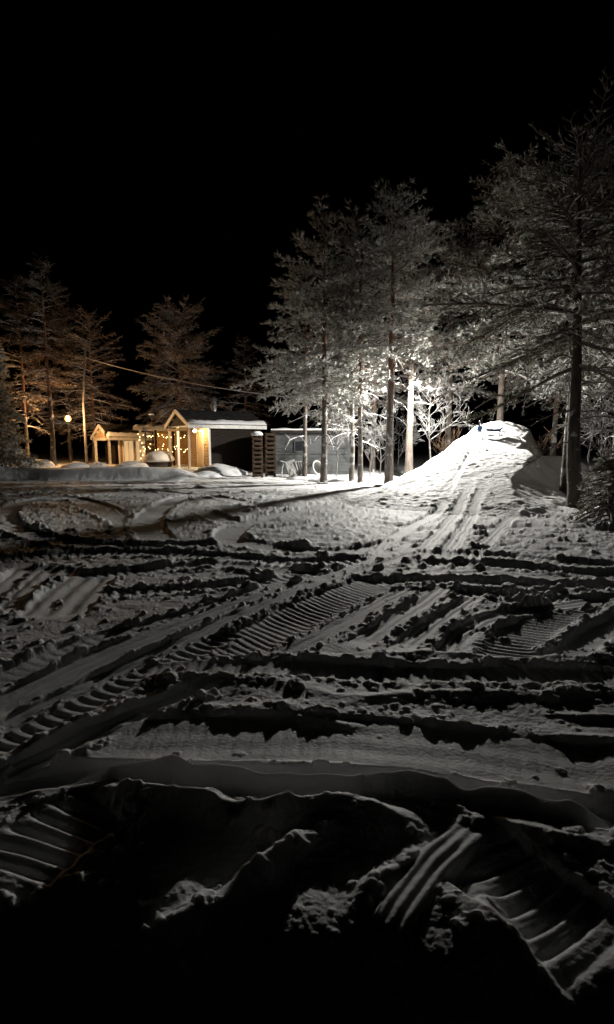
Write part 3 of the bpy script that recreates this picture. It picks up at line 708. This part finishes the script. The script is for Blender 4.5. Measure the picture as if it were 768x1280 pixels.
# ------------------------------------------------------------------ gabled buildings
def gabled(name, label, cat, ox, oy, gz, rz, L, Wd, eave, ridge, porch, mats, side_in=.35, back_in=.2, fronts=None, snow=.5):
    """local x runs along the ridge away from the porch gable, local y across it; (0,0) is the near eave corner of the roof"""
    o = thing(name, label, cat, (ox, oy, gz), rz)
    y0, y1 = side_in, Wd - side_in; x0, x1 = porch, L - back_in
    pitch = (ridge - eave) / (Wd / 2); wt = eave + pitch * side_in - .06
    def boards(mb, p0, p1, z0, z1, step=.14, nrm=None):
        """horizontal siding, each board tilted out a little at its foot"""
        p0 = np.array(p0, float); p1 = np.array(p1, float); d = p1 - p0; d /= np.linalg.norm(d); n = np.array(nrm, float) if nrm is not None else np.array([d[1], -d[0]])
        z = z0
        while z < z1 - .01:
            zt = min(z1, z + step)
            q = []
            for zz, off in ((z, .05), (zt, .006)):
                for p in (p0, p1): q.append([*(p + n * off), zz])
            q += [[*(p0 - n * .01), z], [*(p1 - n * .01), z]]
            mb.add(q, [[0, 1, 3, 2], [4, 5, 1, 0]]); z = zt
    mb = MB(); mb.box(((x0 + x1) / 2, (y0 + y1) / 2, wt / 2 - .15), (x1 - x0, y1 - y0, wt + .3))
    boards(mb, (x0, y0), (x1, y0), .0, wt); mb.build('wall', M[mats['side']], o)
    mb = MB(); boards(mb, (x0 - .004, y1), (x0 - .004, y0), .0, wt, nrm=(-1, 0))
    apex = (x0 - .02, Wd / 2, ridge - .10)
    mb.add([(x0 - .02, y0, wt), (x0 - .02, y1, wt), apex], [[0, 1, 2]])
    mb.build('front_wall', M[mats['front']], o)
    MB().beam((x0 - .03, y0 - .005, 0), (x0 - .03, y0 - .005, wt), .09, .09).build('corner_trim', M[mats['trim']], o); MB().beam((x1, y0 - .03, 0), (x1, y0 - .03, wt), .09, .05).build('corner_trim', M[mats['side']], o)
    th = .12
    mb = MB()
    for s in (0, 1):
        ye = 0 if s == 0 else Wd
        a0 = np.array([0, ye, eave]); a1 = np.array([L, ye, eave]); r0 = np.array([0, Wd / 2, ridge]); r1 = np.array([L, Wd / 2, ridge])
        u = np.array([0, 0, th])
        mb.add([a0, a1, r1, r0, a0 + u, a1 + u, r1 + u, r0 + u], [[0, 1, 2, 3], [4, 7, 6, 5], [0, 4, 5, 1], [0, 3, 7, 4], [1, 5, 6, 2]])
    roof = mb.build('roof', M['roof_felt'], o)
    mb = MB(); cs = math.atan(pitch)
    for yb in (0, Wd):
        mb.beam((-.02, yb, eave + .03), (-.02, Wd / 2, ridge + .03), .045, .19)
    mb.build('bargeboard', M[mats['trim']], o)
    mb = MB(); mb.beam((-.04, -.015, eave + .0), (L, -.015, eave + .0), .04, .17); mb.build('fascia', M[mats['trim']], o)
    for q in (.12, .32, .5, .68, .88):
        yy = Wd * q; zz = eave + pitch * min(yy, Wd - yy)
        MB().beam((.03, yy, zz - .07), (x0 + .02, yy, zz - .07), .09, .13).build('purlin', M[mats['trim']], o)
    # boarded infill of the open gable
    mb = MB(); z = eave + .06; k = 0
    while z < ridge - .16:
        zt = min(z + .15, ridge - .12); ya = (z - eave) / pitch + .06; yb = (zt - eave) / pitch + .06
        mb.add([(.075, ya, z), (.075, Wd - ya, z), (.10, Wd - yb, zt), (.10, yb, zt), (.10, ya, z), (.10, Wd - ya, z)], [[0, 1, 2, 3], [4, 5, 1, 0]]); z += .15
    mb.build('gable_boards', M[mats['gable']], o)
    # snow left along the eave and as a thin roll on the front edge
    rng = np.random.default_rng(int(ox * 100) % 97 + 3)
    def drift(pa, pb, wdt, hh, name='snow_cover'):
        n = 40; t = np.linspace(0, 1, n); pa = np.array(pa, float); pb = np.array(pb, float)
        prof = np.array([(0, -.0), (-.03, .35), (.08, .8), (.35, 1.0), (.7, .8), (1.0, .0)]); rows = []
        for i, tt in enumerate(t):
            c = pa * (1 - tt) + pb * tt; k = 1 + .22 * vn(np.array(tt * 9), np.array(2.2), 3) + .1 * vn(np.array(tt * 31), np.array(1.), 4)
            e = min(1, tt / .03, (1 - tt) / .03) ** .5 if 0 < tt < 1 else .05
            rows.append([(c[0], c[1] + wdt * p[0] * k, c[2] + (pitch * wdt * p[0] * k if True else 0) + hh * p[1] * k * e) for p in prof])
        V = np.array(rows).reshape(-1, 3); m_ = len(prof)
        F = [[i * m_ + j, (i + 1) * m_ + j, (i + 1) * m_ + j + 1, i * m_ + j + 1] for i in range(n - 1) for j in range(m_ - 1)]
        mb = MB(); mb.add(V, F); mb.build(name, M['fine_snow'], roof, True)
    drift((-.06, -.04, eave + th), (L + .03, -.04, eave + th), snow, .13)
    return o, x0, x1, y0, y1, wt

# the cabin with the lit porch
cab, x0, x1, y0, y1, wt = gabled('cabin', 'small dark timber cabin with a lit porch gable and two roof pipes', 'cabin', -5.48, 28.0, .27, math.radians(30), 4.0, 3.75, 2.23, 2.98, 1.15,
    dict(side='dark_boards', front='warm_boards', trim='white_paint', gable='dark_boards'), snow=.34)
def flue(name, parent, x, y, z, h, r, mt):
    mb = MB(); mb.lathe([(0, z - .4), (r, z - .4), (r, z + h), (0, z + h)], 14, (x, y, 0)); c = mb.build(name, M[mt], parent, True)
    mb = MB(); mb.lathe([(r * 1.0, z + h - .02), (r * 1.45, z + h + .02), (r * 1.45, z + h + .1), (0, z + h + .16)], 14, (x, y, 0)); mb.build('chimney_cap', M['dark_metal'], c, True)
flue('chimney', cab, 2.0, 1.9, 2.95, .62, .13, 'metal'); flue('chimney', cab, 3.0, 2.2, 2.85, .42, .09, 'dark_metal')
MB().beam((.12, .42, -.2), (.12, .42, 2.2), .11, .11).build('post', M['pale_boards'], cab)
MB().beam((.12, 2.05, -.2), (.12, 2.05, 2.25), .11, .11).build('post', M['white_paint'], cab)
MB().beam((.12, 3.4, -.2), (.12, 3.4, 2.2), .11, .11).build('post', M['white_paint'], cab)
mb = MB(); mb.beam((.12, .3, 2.12), (.12, 3.5, 2.12), .10, .12); mb.build('porch_beam', M['pale_boards'], cab)
mb = MB(); mb.box((.75, 1.9, .03), (1.3, 3.2, .1)); mb.build('porch_floor', M['pale_boards'], cab)
dr = MB().box((x0 - .055, 1.55, 1.03), (.05, .82, 1.95)).build('door', M['pale_boards'], cab)
mb = MB()
for yy in (1.09, 2.01): mb.box((x0 - .05, yy, 1.05), (.06, .09, 2.08))
mb.box((x0 - .05, 1.55, 2.07), (.062, 1.0, .09)); mb.build('door_frame', M['white_paint'], dr)
mb = MB(); mb.tube([(x0 - .08, 1.87, 1.0), (x0 - .13, 1.87, 1.0), (x0 - .13, 1.75, 1.0)], .012, 8); mb.build('handle', M['dark_metal'], dr, True)
# lantern by the door
pl = thing('porch_lamp', 'glowing bulb under the cabin porch roof', 'lamp', cab.matrix_world @ Vector((0, 0, 0)))
cm = Vector((cab.location)); ca, sa = math.cos(math.radians(30)), math.sin(math.radians(30))
def cabw(x, y, z): return Vector((cm.x + x * ca - y * sa, cm.y + x * sa + y * ca, cm.z + z))
pl.location = cabw(.62, .98, 2.06)
MB().lathe([(0, .12), (.05, .12), (.055, .08), (.03, .05), (0, .05)], 12).build('socket', M['dark_metal'], pl, True)
MB().add(ICO[0] * [.06, .06, .075] + [0, 0, -.02], ICO[1]).build('bulb', M['porch'], pl, True)
M['porch'].node_tree.nodes['Principled BSDF'].inputs['Emission Strength'].default_value = PORCH_W / (4 * math.pi ** 2 * .065 ** 2)

# the white gabled house further back
hx = (137 - CX) / FX * 35.0
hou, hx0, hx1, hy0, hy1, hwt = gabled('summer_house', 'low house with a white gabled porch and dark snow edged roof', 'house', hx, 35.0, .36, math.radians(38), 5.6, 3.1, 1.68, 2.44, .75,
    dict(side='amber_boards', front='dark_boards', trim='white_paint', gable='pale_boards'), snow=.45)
for yy in (.35, 2.7):
    MB().beam((.12, yy, -.2), (.12, yy, 1.72), .13, .13).build('post', M['white_paint'], hou)
mb = MB(); mb.beam((.12, .1, 1.66), (.12, 3.0, 1.66), .09, .14); mb.build('porch_beam', M['white_paint'], hou)
for k, xx in enumerate((1.25, 2.0)):
    f = MB().box((xx, hy0 - .06, .95), (.58, .05, 1.25)).build('window', M['window_lit'], hou)
    mb = MB()
    for s in (-1, 1): mb.box((xx + s * .31, hy0 - .07, .95), (.07, .09, 1.36))
    for s in (-1, 1): mb.box((xx, hy0 - .07, .95 + s * .645), (.55, .088, .07))
    mb.box((xx, hy0 - .09, .95), (.035, .03, 1.2)); mb.build('window_frame', M['white_paint'], f)

# ------------------------------------------------------------------ glazed terrace between the two
tx = (174 - CX) / FX * 33.2; ter = thing('terrace_shelter', 'amber lit open terrace with a flat snow edged roof between house and cabin', 'terrace', (tx, 33.2, .45), math.radians(-8))
TWID, TD, TH = 3.0, 2.3, 2.02
mb = MB(); mb.box((TWID / 2, TD, TH / 2), (TWID, .08, TH))
for k in range(13): mb.box((TWID / 2, TD - .05, .08 + k * .155), (TWID - .02, .02, .14))
mb.build('back_wall', M['amber_boards'], ter)
MB().box((TWID / 2, TD / 2 - .1, TH + .07), (TWID + .3, TD + .5, .13)).build('roof', M['white_paint'], ter)
for xx in (.1, 1.0, 2.0, 2.9):
    MB().beam((xx, 0, -.2), (xx, 0, TH), .09, .09).build('post', M['white_paint' if xx in (.1, 2.9) else 'dark_boards'], ter)
mb = MB(); mb.beam((.1, 0, 1.22), (2.9, 0, 1.22), .06, .09); mb.build('rail', M['amber_boards'], ter)
n = 30; xs = np.linspace(-.14, TWID + .14, n); mb = MB(); rows = []
for xx in xs:
    k = 1 + .25 * float(vn(np.array(xx * 2.3), np.array(.5), 9)); ed = .3 if xx in (xs[0], xs[-1]) else 1
    rows.append([(xx, -.36, 0), (xx, -.38, .07 * k * ed), (xx, -.2, .15 * k * ed), (xx, .6, .19 * k * ed), (xx, TD, .16 * k * ed), (xx, TD + .12, 0)])
V = np.array(rows).reshape(-1, 3) + [0, 0, TH + .135]; F = [[i * 6 + j, (i + 1) * 6 + j, (i + 1) * 6 + j + 1, i * 6 + j + 1] for i in range(n - 1) for j in range(5)]
mb.add(V, F); mb.build('snow_cover', M['fine_snow'], ter, True)
MB().box((TWID / 2, TD / 2, .0), (TWID, TD, .1)).build('deck', M['amber_boards'], ter)

def terw(x, y, z):
    c, s = math.cos(math.radians(-8)), math.sin(math.radians(-8)); return np.array([tx + x * c - y * s, 33.2 + x * s + y * c, .45 + z])
bulb_me = None
def garland(label, pts, sag, nb, seed):
    """a string of warm bulbs with sprigs along the wire, hung in swags from point to point"""
    global bulb_me
    rng = np.random.default_rng(seed); path = []
    for a, b in zip(pts[:-1], pts[1:]):
        t = np.linspace(0, 1, 12, endpoint=False); q = np.array(a) + np.outer(t, np.array(b) - np.array(a)); q[:, 2] -= sag * 4 * t * (1 - t); path.append(q)
    path.append(np.array([pts[-1]])); path = np.vstack(path); o0 = path[0].copy()
    o = thing('string_lights', label, 'string lights', o0, 0, 'garlands of lights on the terrace')
    loc = path - o0
    MB().tube(loc, .008, 5).build('wire', M['dark_metal'], o)
    tt = np.linspace(0, len(loc) - 1.001, nb) + rng.normal(0, .12, nb)
    for q in np.clip(tt, 0, len(loc) - 1.001):
        i = int(q); p = loc[i] * (1 - q + i) + loc[i + 1] * (q - i) + rng.normal(0, .06, 3)
        if bulb_me is None:
            b = MB().add(ICO[0] * [.017, .017, .023], ICO[1]).build('bulb', M['fairy'], o, True); bulb_me = b.data
        else:
            b = bpy.data.objects.new('bulb', bulb_me); COL.objects.link(b); b.parent = o
        b.location = p
garland('warm lights strung in a shallow upper row under the terrace roof', [terw(x, .08, 1.82) for x in (.15, 1.0, 2.0, 2.85)], .16, 24, 1)
garland('warm lights hung in deep swags across the terrace rail', [terw(x, -.06, 1.24) for x in (.15, .8, 1.5, 2.2, 2.85)], .36, 30, 2)
garland('warm lights wound down the left post of the terrace', [terw(.1 + dx, -.08, z) for dx, z in ((0, 1.9), (.06, 1.5), (-.05, 1.15), (.06, .8), (-.03, .5))], .0, 8, 3)

# snow domed tub and garden things in front of the terrace
def dome(mb, c, rx, ry, h, seed, k=1.0):
    V = ICO3[0].copy(); V = V * (1 + .16 * fbm(V[:, 0] * 1.3 + seed, V[:, 1] * 1.3 + V[:, 2], seed, 3))[:, None]
    V = V * [rx, ry, h]; V[:, 2] = np.where(V[:, 2] < 0, V[:, 2] * .35, V[:, 2]); return mb.add(V + np.array(c), ICO3[1])
p = at(200, 584, 30.5); tub = thing('hot_tub', 'round wooden tub under a thick dome of snow before the terrace', 'tub', (p.x, 30.5, Hz(p.x, 30.5)))
MB().lathe([(0, -.1), (.58, -.1), (.62, .25), (.62, .36), (0, .36)], 28).build('barrel', M['brown_slat'], tub, True)
mb = MB(); mb.lathe([(.625, .08), (.64, .08), (.64, .13), (.625, .13)], 28); mb.lathe([(.63, .24), (.645, .24), (.645, .29), (.63, .29)], 28); mb.build('hoop', M['dark_metal'], tub, True)
mb = MB(); dome(mb, (0, 0, .36), .74, .74, .46, 5); mb.build('snow_cover', M['fine_snow'], tub, True)
for px, d, hpx, lab in ((184, 30.2, 538, 'unlit garden lamp with a snow cap before the terrace'), (192.5, 36.5, 519, 'taller snow capped lamp post showing above the terrace roof')):
    b = at(px, 584, d); t_ = at(px, hpx, d); z = Hz(b.x, d); hh = t_.z - z
    o = thing('garden_lamp', lab, 'garden lamp', (b.x, d, z), 0, 'unlit garden lamps')
    MB().lathe([(0, -.2), (.035, -.2), (.03, hh - .1), (.05, hh - .06), (0, hh - .06)], 10).build('post', M['dark_metal'], o, True)
    MB().lathe([(0, hh - .06), (.07, hh - .05), (.13, hh + .0), (.13, hh + .02), (0, hh + .02)], 14).build('lamp_head', M['dark_metal'], o, True)
    mb = MB(); dome(mb, (0, 0, hh + .02), .17, .15, .10, 7); mb.build('snow_cover', M['fine_snow'], o, True)

# snow heaps along the yard
def hit(px, py):
    """where a line of sight meets the snow"""
    for d in np.linspace(12, 30, 900):
        q = at(px, py, d)
        if q.z < Hz(q.x, q.y): return q
    return q
def heap(label, px, d, rx, ry, h, seed, group='shovelled snow heaps'):
    x = (px - CX) / FX * d; mb = MB()
    V = ICO3[0].copy(); n_ = 1 + .22 * fbm(V[:, 0] * 1.6 + seed, V[:, 1] * 1.6 + V[:, 2] * 1.2, seed, 4) + .16 * np.abs(fbm(V[:, 0] * 5, V[:, 1] * 5 + V[:, 2] * 5, seed + 9, 4, .65)) + .05 * fbm(V[:, 0] * 13, V[:, 1] * 13 + V[:, 2] * 9, seed + 5, 2)
    V = V * n_[:, None] * [rx, ry, h]; V[:, 2] = np.where(V[:, 2] < 0, V[:, 2] * .3, V[:, 2])
    mb.add(V, ICO3[1]); o = mb.build('snow_heap', M['fine_snow'], None, True); o.location = (x, d, Hz(x, d) - .02); return tag(o, label, 'snow heap', group)
heap('wide shovelled heap of snow lit warm in front of the cabin wall', 276, 26.1, 1.15, .75, .5, 1)
heap('low spill of snow at the near end of the warm lit heap', 258, 25.2, .7, .55, .26, 2)
heap('rounded snow heap at the left edge between the spruce and the first pine', 21, 30, .75, .6, .62, 3)
heap('flat snow covered hump right of the first thin pine', 47, 31, .75, .5, .42, 4)
heap('small snow lump at the foot of the street lamp', 93, 29, .7, .45, .34, 6)
heap('small snow lump at the foot of the white porch posts', 122, 30, .55, .4, .30, 7)
heap('snow lump between the white house posts and the domed tub', 163, 29.5, .8, .4, .34, 8)

# ------------------------------------------------------------------ grey shed, slatted screens and the clutter in front of it
sx0 = (343 - CX) / FX * 27.0; shed = thing('shed', 'long grey boarded shed behind the pines with a dark window', 'shed', (sx0, 27.0, .30), math.radians(4))
SL, SHT = 3.6, 1.88
mb = MB(); mb.box((SL / 2, 1.2, SHT / 2 - .1), (SL, 2.4, SHT + .2)); z = 0.0
while z < SHT - .02:
    zt = min(SHT, z + .15); mb.add([(0, -.04, z), (SL, -.04, z), (0, -.012, zt), (SL, -.012, zt), (0, .01, z), (SL, .01, z)], [[0, 1, 3, 2], [4, 5, 1, 0]]); z = zt
mb.build('wall', M['grey_boards'], shed)
wn = MB().box((1.15, -.045, 1.28), (.42, .05, .42)).build('window', M['glass_dark'], shed)
mb = MB()
for s in (-1, 1): mb.box((1.15 + s * .235, -.06, 1.28), (.05, .07, .52)); mb.box((1.15, -.06, 1.28 + s * .235), (.42, .068, .05))
mb.build('window_frame', M['grey_boards'], wn)
rf = MB().box((SL / 2, 1.1, SHT + .05), (SL + .3, 2.9, .1)).build('roof', M['dark_boards'], shed)
n = 40; xs = np.linspace(-.13, SL + .13, n); rows = []
for xx in xs:
    k = 1 + .3 * float(vn(np.array(xx * 2.1), np.array(3.5), 19)); rows.append([(xx, -.33, 0), (xx, -.35, .025 * k), (xx, -.2, .06 * k), (xx, 1, .12 * k), (xx, 2.5, 0)])
mb = MB(); V = np.array(rows).reshape(-1, 3) + [0, 0, SHT + .102]; mb.add(V, [[i * 5 + j, (i + 1) * 5 + j, (i + 1) * 5 + j + 1, i * 5 + j + 1] for i in range(n - 1) for j in range(4)])
mb.build('snow_cover', M['fine_snow'], rf, True)
mb = MB(); mb.beam((0, -.06, .95), (SL, -.06, .95), .05, .06); mb.build('batten', M['grey_boards'], shed)

def screen(label, px0, px1, d, htop, snow):
    a = at(px0, 596, d); b = at(px1, 596, d); z = Hz((a.x + b.x) / 2, d); w_ = b.x - a.x; hh = at(px0, htop, d).z - z
    o = thing('slatted_screen', label, 'fence', (a.x, d, z), math.radians(6), 'brown slatted screens')
    mb = MB(); zz = .06
    while zz < hh - .05: mb.box((w_ / 2, -.02, zz + .05), (w_ - .06, .035, .10)); zz += .185
    mb.build('slat_panel', M['brown_slat'], o)
    for xx in (.04, w_ - .04): MB().beam((xx, .04, -.2), (xx, .04, hh), .09, .09).build('post', M['brown_slat'], o)
    MB().box((w_ / 2, .12, hh / 2), (w_ - .1, .03, hh - .1)).build('back_panel', M['dark_boards'], o)
    if snow:
        mb = MB(); dome(mb, (w_ / 2, .02, hh - .01), w_ * .58, .2, .16, 3); mb.build('snow_cover', M['fine_snow'], o, True)
screen('brown slatted screen with a cap of snow beside the cabin', 316, 329, 24.6, 543, True)
screen('plain brown slatted screen against the end of the grey shed', 332, 345, 25.2, 541, False)

# clutter leaning at the shed: panels, stacked chairs, a tipped barrel and a bent frame
p = at(366, 592, 24.6); z = Hz(p.x, 24.6)
o = thing('folding_table', 'pale folded table top leaning against the shed beside stacked chairs', 'table', (p.x, 24.6, z), math.radians(8))
mb = MB(); mb.box((0, .1, .36), (.42, .04, .74), ry=math.radians(-17), rx=math.radians(-10)); mb.build('table_top', M['white_plastic'], o)
mb = MB(); mb.tube([(-.18, .0, .62), (.0, -.2, .30), (.12, -.32, .02)], .017, 8); mb.build('leg', M['grey_plastic'], o, True)
mb = MB(); mb.tube([(.1, .02, .66), (.18, -.16, .34), (.24, -.30, .02)], .017, 8); mb.build('leg', M['grey_plastic'], o, True)
p = at(375, 591, 24.7)
o = thing('stacked_chairs', 'stack of pale garden chairs tipped on its side before the shed', 'chairs', (p.x, 24.9, Hz(p.x, 24.9)), math.radians(-5))
for k in range(4):
    mb = MB(); q = np.linspace(0, 1, 9); xx = -.16 + k * .095
    rows = [[(xx + .10 * (.5 - t) + .05 * math.sin(t * 3), sy * .23, .05 + .62 * t) for sy in (-1, -.5, 0, .5, 1)] for t in q]
    V = np.array(rows).reshape(-1, 3); V2 = V + [.03, 0, 0]
    F = [[i * 5 + j, i * 5 + j + 1, (i + 1) * 5 + j + 1, (i + 1) * 5 + j] for i in range(8) for j in range(4)]
    mb.add(V, F); mb.add(V2, F); mb.tube([(xx + .05, -.23, .05), (xx + .09, -.23, .4), (xx, -.23, .68)], .02, 6); mb.tube([(xx + .05, .23, .05), (xx + .09, .23, .4), (xx, .23, .68)], .02, 6)
    mb.build('chair_shell', M['grey_plastic' if k % 2 else 'white_plastic'], o, True)
p = at(389.5, 591, 24.3)
o = thing('barrel', 'pale barrel tipped over with its dark open mouth facing the yard', 'barrel', (p.x, 24.3, Hz(p.x, 24.3) + .33))
mb = MB(); mb.lathe([(.20, -.42), (.26, -.40), (.29, -.2), (.295, .0), (.28, .25), (.27, .36), (.25, .36), (.25, .2), (.255, -.1), (.23, -.36), (0, -.37)], 28)
s_ = mb.build('shell', M['white_plastic'], o, True)
mb = MB(); mb.lathe([(.245, .34), (.30, .34), (.315, .37), (.30, .40), (.25, .40), (.245, .34)], 28); r_ = mb.build('rim', M['white_plastic'], o, True)
o.rotation_euler = (math.radians(72), math.radians(0), math.radians(46))
p = at(355, 595, 24.2)
o = thing('bent_frame', 'bent pale tube frame propped in the snow left of the leaning table', 'metal frame', (p.x, 24.2, Hz(p.x, 24.2)))
mb = MB(); mb.tube([(-.12, 0, .72), (.05, 0, .66), (.3, -.05, .38), (.62, -.12, .06)], .022, 8); mb.build('tube', M['metal'], o, True)
mb = MB(); mb.tube([(.02, .02, .68), (-.06, 0, .42), (-.08, -.04, .2), (-.05, -.08, -.02)], .022, 8); mb.build('tube', M['metal'], o, True)
heap('snow shovelled over the clutter in front of the grey shed', 384, 23.6, .85, .45, .22, 11)
heap('low snow heap at the foot of the slim reddish pine', 412, 22.6, .8, .5, .2, 12)

# ------------------------------------------------------------------ sled left on top of the mound
p = hit(611, 547); sz = p.z + .05
sl = thing('steering_sled', 'blue and black steering sled left near the top of the snow mound', 'sled', (p.x, p.y, sz), math.radians(174)); sl.scale = (.85, .85, .85)
def ski(parent, x0, x1, y, name='ski'):
    mb = MB(); xs = np.array([x0, x0 + .06, (x0 + x1) / 2, x1 - .12, x1 - .04, x1]); zs = np.array([.03, .012, .01, .02, .06, .12]); rows = []
    for xx, zz in zip(xs, zs): rows.append([(xx, y - .05, zz), (xx, y + .05, zz), (xx, y + .05, zz + .022), (xx, y - .05, zz + .022)])
    V = np.array(rows).reshape(-1, 3); F = [[i * 4 + j, i * 4 + (j + 1) % 4, (i + 1) * 4 + (j + 1) % 4, (i + 1) * 4 + j] for i in range(5) for j in range(4)] + [[0, 1, 2, 3], [23, 22, 21, 20]]
    mb.add(V, F); return mb.build(name, M['black_plastic'], parent)
ski(sl, -.52, .12, -.22); ski(sl, -.52, .12, .22); ski(sl, .18, .72, 0)
mb = MB(); mb.tube([(-.45, -.2, .03), (-.42, -.1, .2), (-.42, .1, .2), (-.45, .2, .03)], .016, 8); mb.tube([(-.05, -.2, .03), (-.08, -.1, .2), (-.08, .1, .2), (-.05, .2, .03)], .016, 8)
mb.tube([(-.46, 0, .2), (.1, 0, .2), (.42, 0, .17)], .022, 8); mb.tube([(.42, 0, .03), (.42, 0, .2), (.34, 0, .44)], .018, 8); mb.build('frame', M['black_plastic'], sl, True)
mb = MB(); rows = []
for xx, zz, ww in ((-.5, .36, .13), (-.47, .29, .15), (-.40, .245, .16), (-.1, .24, .15), (.06, .26, .11), (.14, .30, .07)):
    rows.append([(xx, -ww, zz - .03), (xx, -ww * .9, zz + .02), (xx, 0, zz + .035), (xx, ww * .9, zz + .02), (xx, ww, zz - .03)])
V = np.array(rows).reshape(-1, 3); mb.add(V, [[i * 5 + j, (i + 1) * 5 + j, (i + 1) * 5 + j + 1, i * 5 + j + 1] for i in range(5) for j in range(4)])
mb.build('seat', M['blue_plastic'], sl, True)
mb = MB(); mb.box((.36, 0, .30), (.18, .16, .2), ry=-.3); mb.build('cowl', M['blue_plastic'], sl)
th = np.linspace(0, 2 * math.pi, 25); mb = MB(); mb.tube(np.stack([.33 + .05 * np.cos(th), .16 * np.sin(th), .46 + .14 * np.cos(th)], 1), .016, 8, cap=False); mb.beam((.33, -.15, .46), (.33, .15, .46), .03, .03); mb.build('steering_wheel', M['black_plastic'], sl, True)
